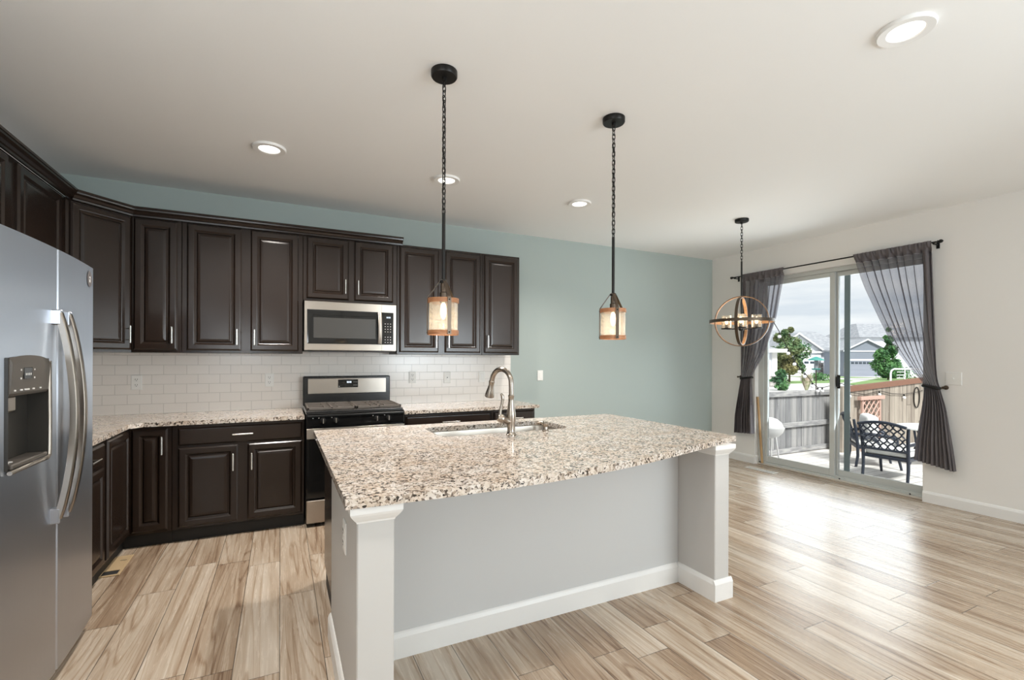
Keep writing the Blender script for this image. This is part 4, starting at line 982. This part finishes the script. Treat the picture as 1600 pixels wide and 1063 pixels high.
# ---------------------------------------------------------------- outside
CA, SA = math.cos(YAW), math.sin(YAW)
def far(lx, d, z=0.0): return Vector((lx*CA+d*SA, -lx*SA+d*CA, z))      # the neighbours' street runs square to this heading
def zg(d): return -.35 if d < 12 else max(-.95, -.0147*(d-14)-.35*max(0, 1-(d-12)/4))
m = MB(); NX, ND = 30, 34; g = {}
for i in range(NX+1):
    for k in range(ND+1):
        lx, d = -10+95*i/NX, 3+97*(k/ND)**1.6
        p = far(lx, d, zg(d)); g[i, k] = p
gv = {}
for i in range(NX):
    for k in range(ND):
        q = [g[i, k], g[i+1, k], g[i+1, k+1], g[i, k+1]]
        if min(p.x for p in q) < XR+WT+.02: continue
        vs = []
        for a in ((i, k), (i+1, k), (i+1, k+1), (i, k+1)):
            if a not in gv: gv[a] = m.v(g[a])
            vs.append(gv[a])
        m.f(vs)
struct(m.build('ground', 'concrete'), 'pale pavement and driveways beyond the fence')
def patch(poly, name, label, mat='lawn', lift=.03):
    m = MB(); n = len(poly)
    top = [m.v(far(lx, d, zg(d)+lift)) for lx, d in poly]; bot = [m.v(far(lx, d, zg(d)-.05)) for lx, d in poly]
    m.f(top); m.f(bot[::-1])
    for i in range(n): m.f([top[i], top[(i+1) % n], bot[(i+1) % n], bot[i]])
    o = struct(m.build(name, mat), label); return o
patch([(21.2, 30), (29.5, 39), (38, 48.5), (58, 48.5), (58, 18), (19, 20)], 'lawn', 'green lawn sloping up to the grey garage drive')
patch([(18.2, 31), (18.2, 35), (24, 37), (29, 42), (27.5, 38), (23, 33)], 'lawn', 'thin strip of lawn below the left tree')
patch([(30.5, 47), (37, 47.5), (37, 53), (30.5, 53)], 'lawn', 'small lawn in front of the white garage')

# deck
DZk = -.20
m = MB(); m.box((XR+WT+.005, -3.0, DZk-.15), (12.5, 4.97, DZk)); struct(m.build('deck', 'deck_board'), 'sunlit pale deck outside the glass door')
# fences
r = thing('wooden_fence', 'weathered grey fence with rails, left pane of the glass door', 'fence', (7.3, 4.95, DZk), 'wooden fences around the deck')
m = MB()
for k in range(26):
    x = 5.75+.142*k; m.box((x, 4.955, -.33), (x+.136, 4.973, .735+.004*((k*7) % 3)))
m.build('board_panel', 'fence_board_grey', r)
for z0, z1 in ((.735, .825), (.225, .305), (-.19, -.11)): MB().box((5.75, 4.915, z0), (9.42, 4.953, z1), .004).build('rail', 'rail_grey', r)
r = thing('wooden_fence', 'weathered brown picket fence with a reddish cap, right pane of the glass door', 'fence', (10.5, 4.62, DZk), 'wooden fences around the deck')
m = MB()
for k in range(34):
    x = 8.42+.142*k; m.box((x, 4.600, DZk+.001), (x+.137, 4.618, .83+.0075*k))
m.build('board_panel', 'fence_board', r)
m = MB(); rs = []
for x, z in ((8.40, .83), (13.25, 1.05)): rs.append([m.v(p) for p in ((x, 4.575, z-.03), (x, 4.575, z+.06), (x, 4.66, z+.06), (x, 4.66, z-.03))])
m.loft(rs); m.build('cap_board', 'cedar_cap', r)
MB().box((8.36, 4.60, DZk+.001), (8.42, 4.68, .90), .004).build('post', 'fence_board', r)

# trees
def foliage(m, n, fn, size, seed):
    rd = random.Random(seed)
    for _ in range(n):
        c, nrm = fn(rd)
        a = Vector((rd.gauss(0, 1), rd.gauss(0, 1), rd.gauss(0, 1))); a = (a-nrm*a.dot(nrm)*.5).normalized(); b = a.cross(Vector((rd.gauss(0, 1), rd.gauss(0, 1), rd.gauss(0, 1)))).normalized()
        q = size*rd.uniform(.6, 1.3)
        m.f([m.v(c-a*q), m.v(c+b*q*.45), m.v(c+a*q), m.v(c-b*q*.45)])
def tree(loc, h0, h1, rad, label, mat, n, seed, cone=0.0, trunk_r=.09, size=.14, name='tree', cat='tree'):
    r = thing(name, label, cat, loc)
    L = Vector(loc)
    if trunk_r:
        m = MB(); m.tube([L, L+Vector((.03, 0, h0*.6)), L+Vector((-.02, .02, (h0+h1)*.5)), L+Vector((0, 0, h1*.92))], [trunk_r, trunk_r*.8, trunk_r*.5, trunk_r*.12], 8)
        for k in range(7):
            a = k*2.4; z = h0+(h1-h0)*(.08+.1*k); q = rad*.7*(1-.08*k)
            m.tube([L+Vector((0, 0, z)), L+Vector((math.cos(a)*q*.5, math.sin(a)*q*.5, z+q*.35)), L+Vector((math.cos(a)*q, math.sin(a)*q, z+q*.8))], [trunk_r*.4, trunk_r*.25, trunk_r*.08], 6)
        m.build('trunk', 'bark', r, smooth=60)
    blobs = []
    rd = random.Random(seed)
    for _ in range(26):
        t = rd.random()**.8; z = h0+(h1-h0)*t; rr = rad*(math.sin(PI*(t*.88+.10))**.8 if not cone else (1-t)**.75*min(1, .35+t*4))
        a = rd.uniform(0, 2*PI); q = rr*rd.uniform(.2, .85)
        blobs.append((Vector((math.cos(a)*q, math.sin(a)*q, z)), max(.12, rr*rd.uniform(.35, .55))))
    def fn(rd):
        c, q = rd.choice(blobs); d = Vector((rd.gauss(0, 1), rd.gauss(0, 1), rd.gauss(0, 1))).normalized()
        return L+c+d*q*rd.uniform(.55, 1.0), d
    m = MB(); foliage(m, n, fn, size, seed+1); m.build('foliage', mat, r)
p = far(19.4, 33, zg(33)); tree(p, .55, 3.75, 1.40, 'leafy tree with thinning top, left pane of the glass door', 'leaf_autumn', 7600, 11, 0, .08, .13)
p = far(31.9, 40, zg(40)); tree(p, .45, 4.35, 1.55, 'pointed green tree in front of the grey garage', 'leaf_green', 6500, 12, 1, .08, .14)
def shrub(lx, d, h, w, label, mat, n, seed, name='shrub', size=.09):
    p = far(lx, d, zg(d)); tree(p, .02, h, w, label, mat, n, seed, 0, 0, size, name, 'shrub')
shrub(12.65, 22.2, .95, .36, 'rounded green shrub behind the left fence by the stone-based house', 'leaf_green', 900, 21)
shrub(24.0, 37, .45, .9, 'low green hedge on the strip of lawn below the feeder', 'leaf_green', 700, 22)
shrub(36.5, 45, 1.0, 1.6, 'dark shrub at the foot of the pointed tree', 'leaf_green', 1200, 23, size=.13)
shrub(41.0, 43, 1.2, 2.0, 'leafy shrub behind the white pipe rail', 'leaf_green', 1600, 24, size=.14)
p = far(13.55, 21.7, zg(21.7)); r = thing('ornamental_grass', 'tan feathery ornamental grass beside the shrub', 'grass', p)
m = MB(); rd = random.Random(5)
for _ in range(260):
    a = rd.uniform(0, 2*PI); l = rd.uniform(.55, .95); o = Vector((math.cos(a), math.sin(a), 0)); w = Vector((-o.y, o.x, 0))*.012; s_ = rd.uniform(.12, .42)
    q = [p+o*.04, p+o*(.04+s_*.4)+Vector((0, 0, l*.7)), p+o*(.04+s_)+Vector((0, 0, l*.95))]
    v = [m.v(q[0]-w), m.v(q[0]+w), m.v(q[1]+w), m.v(q[1]-w)]; m.f(v); e = m.v(q[2]); m.f([v[3], v[2], e])
m.build('blades', 'grass_plume', r)

# houses: built in their own frame (x to the right, y away, z up), turned to face the street
def house(lx, d, label): return localthing('house', label, 'house', far(lx, d, 0), None, -YAW)
def gable_roof(m, x0, x1, y0, y1, ze, zr, ov=.25, th=.16):        # ridge along y, gable faces front
    xm = (x0+x1)/2
    for s in (-1, 1):
        xe = x0-ov if s < 0 else x1+ov; zd = ze-(zr-ze)*ov/((x1-x0)/2)
        a = [(xe, zd), (xm, zr), (xm, zr+th), (xe, zd+th)]
        m.loft([[m.v((x, y, z)) for x, z in a] for y in (y0-ov, y1)])
def part(m, name, mat, r): return m.build(name, mat, r)
def gable_wall(m, x0, x1, y0, y1, zb, ze, zr):
    m.loft([[m.v(p) for p in ((x0, y, zb), (x1, y, zb), (x1, y, ze), ((x0+x1)/2, y, zr), (x0, y, ze))] for y in (y0, y1)])
# grey garage house
r = house(41.3, 55, 'grey house with a gabled two-car garage, right pane of the glass door')
m = MB(); gable_wall(m, -2.55, 2.55, 0, 3.6, -.95, 2.42, 3.62); part(m, 'wall', 'house_grey', r)
m = MB(); gable_roof(m, -2.55, 2.55, 0, 3.6, 2.42, 3.62); part(m, 'roof', 'roof_shingle', r)
m = MB(); m.loft([[m.v(p) for p in ((x, -.28, z), (x, -.26, z), (x, -.26, z+.18), (x, -.28, z+.18))] for x, z in ((-2.85, 2.25), (0, 3.62))]); m.loft([[m.v(p) for p in ((x, -.28, z), (x, -.26, z), (x, -.26, z+.18), (x, -.28, z+.18))] for x, z in ((2.85, 2.25), (0, 3.62))]); part(m, 'rake_board', 'house_white', r)
m = MB(); m.box((-2.55, -.06, 2.28), (2.55, 0, 2.42)); part(m, 'band_board', 'house_white', r)
m = MB(); m.box((-2.10, -.08, -.9), (-1.92, 0, 1.42)); m.box((1.92, -.08, -.9), (2.10, 0, 1.42)); m.box((-2.10, -.08, 1.22), (2.10, 0, 1.42)); part(m, 'door_trim', 'house_white', r)
m = MB()
for k in range(4): m.box((-1.92, -.04, -.88+.525*k), (1.92, 0, -.88+.525*k+.515))
gd = part(m, 'garage_door', 'garage_grey', r)
for k in range(8): MB().box((-1.80+.46*k, -.055, .84), (-1.80+.46*k+.36, -.042, 1.10)).build('window', 'glass_dark', gd)
for x in (-2.62, 2.12): MB().box((x, -.16, -.95), (x+.50, -.001, .95)).build('stone_pier', 'stone_veneer', r)
MB().box((-2.40, -.14, 1.22), (-2.26, -.001, 1.48)).build('wall_lamp', 'glass_dark', r)
# two-storey roof behind it
r = house(56.7, 74, 'taller house whose hipped grey roof rises behind the grey garage')
m = MB(); m.box((-2.0, 0, -1.2), (8, 9, 4.84)); part(m, 'wall', 'house_white', r)
m = MB(); lo = [m.v(p) for p in ((-2.6, -.6, 4.85), (8.6, -.6, 4.85), (8.6, 9.6, 4.85), (-2.6, 9.6, 4.85))]; hi = [m.v(p) for p in ((.2, 4.0, 7.3), (6, 4.0, 7.3), (6, 5, 7.3), (.2, 5, 7.3))]; m.loft([lo, hi]); part(m, 'roof', 'roof_shingle', r)
# long white house
r = house(40, 62, 'long white house with broad grey roof and white garage, through the left pane')
m = MB(); m.box((-6.0, 0, -1.0), (5.2, 10, 2.25)); part(m, 'wall', 'house_white', r)
m = MB(); lo = [m.v(p) for p in ((-6.6, -.6, 2.25), (5.8, -.6, 2.25), (5.8, 10.6, 2.25), (-6.6, 10.6, 2.25))]; hi = [m.v(p) for p in ((-5.0, 4.8, 5.55), (2.9, 4.8, 5.30), (2.9, 5.2, 5.30), (-5.0, 5.2, 5.55))]; m.loft([lo, hi]); part(m, 'roof', 'roof_shingle', r)
m = MB(); gable_wall(m, -6.8, -.7, -2.0, 0, -1.0, 2.45, 4.55); part(m, 'garage_wall', 'garage_white', r)
m = MB(); gable_roof(m, -6.8, -.7, -2.2, 4, 2.45, 4.55); part(m, 'garage_roof', 'roof_shingle', r)
m = MB()
for x in (-7.1, -.4): m.loft([[m.v(p) for p in ((q, -2.50, z), (q, -2.46, z), (q, -2.46, z+.2), (q, -2.50, z+.2))] for q, z in ((x, 2.25), (-3.75, 4.55))])
part(m, 'rake_board', 'trim_white', r)
m = MB(); m.box((-6.8, -2.28, 2.2), (-.7, -2.2, 2.4)); part(m, 'band_board', 'trim_white', r)
m = MB()
for k in range(4): m.box((-6.1, -2.26, -.98+.52*k), (-1.45, -2.2, -.98+.52*k+.51))
gd = part(m, 'garage_door', 'garage_white', r)
for k in range(6): MB().box((-5.95+.74*k, -2.275, .82), (-5.95+.74*k+.56, -2.262, 1.10)).build('window', 'glass_dark', gd)
MB().box((-1.15, -2.36, -1.0), (-.60, -2.21, .95)).build('stone_pier', 'stone_veneer', r)
MB().box((2.2, -.06, -.9), (3.3, 0, 1.2)).build('front_door', 'house_grey', r)
# near white house corner
r = house(14.53, 26, 'corner of a near white house with stone base, beside the left tree')
m = MB(); m.box((-6, 0, -.4), (0, 8, 1.80)); part(m, 'wall', 'house_white', r)
m = MB(); lo = [m.v(p) for p in ((-6.4, -.38, 1.80), (.40, -.38, 1.80), (.40, 8.4, 1.80), (-6.4, 8.4, 1.80))]; hi = [m.v(p) for p in ((-4.2, 3.0, 3.1), (-2.4, 3.0, 3.1), (-2.4, 5, 3.1), (-4.2, 5, 3.1))]; m.loft([lo, hi]); part(m, 'roof', 'roof_shingle', r)
m = MB(); m.box((-6.42, -.42, 1.72), (.44, -.38, 1.92)); m.box((.40, -.42, 1.72), (.44, 8.4, 1.92)); part(m, 'fascia', 'trim_white', r)
MB().box((-.22, -.06, -.4), (.06, .4, 1.79)).build('corner_board', 'trim_white', r)
MB().box((-.60, -.12, -.4), (.10, .5, .42)).build('stone_base', 'stone_veneer', r)

# bird feeder
p = far(5.0, 9.5, 0); p = Vector((9.68, 5.83, zg(9.5)))
r = thing('bird_feeder', 'green-roofed bird feeder on a thin pole behind the fence', 'bird feeder', p)
m = MB(); m.bar(p, p+Vector((0, 0, 1.58)), .010, 8); m.build('pole', 'bronze_metal', r, smooth=50)
m = MB(); m.lathe([(.145, 1.675), (.14, 1.690), (.05, 1.735), (.012, 1.75)], p, 18); m.build('feeder_roof', 'green_plastic', r, smooth=30)
m = MB(); m.lathe([(.035, 1.50), (.035, 1.675)], p, 12); m.build('seed_tube', 'roof_shingle', r, smooth=40)
m = MB(); m.lathe([(.07, 1.485), (.08, 1.50), (.08, 1.512)], p, 16); m.build('seed_tray', 'green_plastic', r, smooth=30)
# white pipe rail
a, b = Vector((16.26, 7.62, 0)), Vector((17.35, 7.08, 0)); z0 = -.05
r = thing('pipe_rail', 'white metal pipe rail standing beyond the brown fence', 'railing', (a.x, a.y, z0))
e = (b-a).normalized()
m = MB(); m.tube([a+Vector((0, 0, z0)), a+Vector((0, 0, .95)), a+e*.03+Vector((0, 0, 1.03)), a+e*.10+Vector((0, 0, 1.07)), b-e*.1+Vector((0, 0, 1.07)), b-e*.03+Vector((0, 0, 1.03)), b+Vector((0, 0, .95)), b+Vector((0, 0, z0))], .024, 10); m.build('hoop_rail', 'grill_white', r, smooth=50)
for z in (.98, .89, .80): MB().bar(a+e*.18+Vector((0, 0, z)), a+e*.42+Vector((0, 0, z)), .010, 8).build('cross_bar', 'grill_white', r, smooth=50)
MB().bar(a+e*.42+Vector((0, 0, z0)), a+e*.42+Vector((0, 0, 1.07)), .014, 8).build('upright', 'grill_white', r, smooth=50)

# kettle grill by the left fence
gx, gy = 6.52, 4.62
r = thing('kettle_grill', 'white round-lidded kettle grill half seen at the left of the deck', 'grill', (gx, gy, DZk))
m = MB(); m.lathe([(.001, .485), (.05, .480), (.12, .455), (.175, .405), (.20, .345), (.204, .335)], (gx, gy, 0), 28); m.build('lid', 'grill_white', r, smooth=50)
m = MB(); m.lathe([(.215, .333), (.215, .322), (.19, .26), (.14, .205), (.06, .175), (.001, .170)], (gx, gy, 0), 28); m.build('bowl', 'grill_white', r, smooth=50)
for k in range(3):
    a = .4+2*PI*k/3; MB().tube([(gx+.13*math.cos(a), gy+.13*math.sin(a), .21), (gx+.20*math.cos(a), gy+.20*math.sin(a), DZk)], .011, 8).build('leg', 'grill_white', r, smooth=50)
# lattice trellis, hoop on the fence
r = thing('lattice_trellis', 'pinkish lattice trellis panel leaning on the brown fence', 'trellis', (9.0, 4.51, DZk))
m = MB(); m.box((8.66, 4.475, .665), (9.38, 4.54, .725), .004); m.build('top_rail', 'trellis_copper', r)
m = MB()
for x in (8.74, 9.27): m.box((x, 4.50, DZk), (x+.035, 4.53, .665))
m.box((8.74, 4.50, .12), (9.305, 4.53, .16)); m.build('frame', 'trellis_copper', r)
m = MB()
for k in range(-3, 5):
    for s in (1, -1):
        x0 = 8.775+.14*k; pts = []
        za, zb = .16, .665
        xa, xb = (x0, x0+.505) if s > 0 else (x0+.505, x0)
        # clip to the frame
        def cl(x): 
            t = (x-xa)/(xb-xa); return za+(zb-za)*t
        lo_, hi_ = max(min(xa, xb), 8.775), min(max(xa, xb), 9.27)
        if hi_-lo_ < .03: continue
        m.tube([(lo_, 4.515-.004*s, cl(lo_)), (hi_, 4.515-.004*s, cl(hi_))], .011, 6)
m.build('lattice', 'trellis_copper', r)
m = MB(); m.tube([(10.68+.10*math.cos(2*PI*i/32), 4.585, .64+.19*math.sin(2*PI*i/32)) for i in range(32)], .009, 8, True)
tag(m.build('wire_hoop', 'black_metal', smooth=60), 'dark wire hoop hanging on the brown fence beside the right curtain', 'hoop')
# string lights
r = thing('string_lights', 'string of globe bulbs sagging past the left tree to the fence and along it', 'string lights', (7.18, 4.875, 1.70))
pts = [(5.80, 4.875, 2.85), (6.6, 4.875, 2.35), (7.12, 4.875, 1.80), (7.36, 4.875, 1.50), (7.52, 4.875, 1.325), (7.65, 4.875, 1.20), (7.79, 4.875, 1.12), (7.99, 4.875, .955), (8.14, 4.875, .87), (8.28, 4.86, .87), (8.33, 4.60, .95), (8.40, 4.562, .90), (8.47, 4.565, .80), (8.95, 4.57, .745), (9.40, 4.57, .80), (9.80, 4.57, .735), (10.2, 4.57, .715), (10.7, 4.57, .745), (11.4, 4.57, .86)]
m = MB(); m.tube(pts, .0055, 6); m.build('cord', 'black_metal', r, smooth=60)
for (x, y, z) in ((7.14, 4.875, 1.765), (7.36, 4.875, 1.50), (7.52, 4.875, 1.325), (7.65, 4.875, 1.20), (7.79, 4.875, 1.12), (7.99, 4.875, .955), (8.14, 4.875, .87), (8.24, 4.86, .868), (8.49, 4.565, .793), (10.19, 4.565, .714), (9.38, 4.565, .795)):
    m = MB(); m.lathe([(.010, -.004), (.013, -.012), (.013, -.035), (.010, -.038)], (x, y, z), 10); sk = m.build('lamp_socket', 'black_metal', r, smooth=40)
    MB().sphere((x, y, z-.060), .028, 12).build('bulb', 'grill_white', r, smooth=60)

# patio chairs (built facing +Y about their own origin on the deck)
def patio_chair(loc, rz, label):
    r = localthing('patio_chair', label, 'chair', loc, 'dark metal chairs on the deck', rz)
    W2, sd = .245, .245; zs = .30
    for s in (-1, 1):
        m = MB(); m.tube([(s*W2, -.255, 0), (s*W2, -.232, .16), (s*W2, -.235, .32), (s*(W2+.006), -.262, .55), (s*(W2+.02), -.285, .685)], [.017, .019, .021, .020, .017], 10); m.build('leg', 'chair_metal', r, smooth=50)
        m = MB(); m.tube([(s*W2, .27, 0), (s*W2, .245, .12), (s*W2, .235, .29)], [.015, .018, .020], 10); m.build('leg', 'chair_metal', r, smooth=50)
        m = MB(); m.tube([(s*(W2+.002), -.25, .47), (s*(W2+.035), -.12, .485), (s*(W2+.045), .05, .475), (s*(W2+.045), .17, .455), (s*(W2+.03), .215, .42), (s*(W2+.005), .225, .36), (s*W2, .232, .29)], [.014, .017, .018, .017, .015, .013, .012], 10, False, (1.3, .8)); m.build('armrest', 'chair_metal', r, smooth=50)
    m = MB(); m.box((-W2, .215, .265), (W2, .25, .305), .006); m.box((-W2, -.25, .265), (W2, -.215, .305), .006); m.box((-W2-.012, -.25, .265), (-W2+.02, .25, .305), .006); m.box((W2-.02, -.25, .265), (W2+.012, .25, .305), .006); m.box((-W2, -.215, .28), (W2, .215, .295)); m.build('seat_frame', 'chair_metal', r)
    m = MB(); m.box((-W2+.012, -.225, .306), (W2-.012, .24, .375), .025, 3); m.build('cushion', 'cushion_white', r, smooth=60)
    m = MB()
    def bk(x, z): return (x, -.245-.10*(z-.36)/.36, z)
    top = lambda x: .700+.045*math.cos(PI*x/(2*W2+.04))
    m.tube([bk(x, top(x)) for x in [(-W2-.02)+(2*W2+.04)*i/16 for i in range(17)]], .019, 10)
    m.tube([bk(-W2, .385), bk(W2, .385)], .016, 8)
    bf = m.build('backrest', 'chair_metal', r, smooth=50)
    m = MB(); st = .082
    for k in range(-9, 10):
        for s in (1, -1):
            q = []
            for i in range(41):
                z = .385+(.36)*i/40; x = k*st+s*(z-.385)*.95+(.0)
                if abs(x) < W2 and z < top(x): q.append((x+.012*math.sin(2*PI*(z-.385)/.0863)*s*.6, z))
            if len(q) > 2: m.tube([bk(*a) for a in q[::2]+[q[-1]]], .0095, 6, False, (1, 1))
    m.build('lattice', 'chair_metal', bf, smooth=60)
    return r
patio_chair((7.215, 3.345, DZk), -PI/2+.06, 'dark lattice-back patio chair with its back to the glass door')
patio_chair((7.78, 3.865, DZk), -PI/2-.89, 'dark patio chair beside the fence with a white cushion propped on it')
patio_chair((9.28, 3.62, DZk), PI/2+.1, 'dark patio chair beyond the white table, mostly behind the right curtain')
m = MB(); m.box((-.235, -.075, 0), (.235, .075, .365), .055, 4)
o = m.build('chair_cushion', 'cushion_white', smooth=60, base=(0, 0, 0)); o.location = (7.745, 3.905, DZk+.376); o.rotation_euler = (.0, 0, -PI/2-.89); tag(o, 'thick white cushion standing upright on the chair beside the fence', 'cushion')
r = thing('patio_table', 'white round patio table behind the lattice-back chair', 'table', (8.55, 3.45, DZk))
tx, ty = 8.55, 3.45
m = MB(); m.lathe([(.44, .335), (.455, .345), (.455, .358), (.445, .365)], (tx, ty, 0), 36); m.build('tabletop', 'table_white', r, smooth=30)
for k in range(4):
    a = .78+PI/2*k; MB().tube([(tx+.25*math.cos(a), ty+.25*math.sin(a), .337), (tx+.22*math.cos(a), ty+.22*math.sin(a), .1), (tx+.30*math.cos(a), ty+.30*math.sin(a), DZk)], .016, 8).build('leg', 'chair_metal', r, smooth=50)
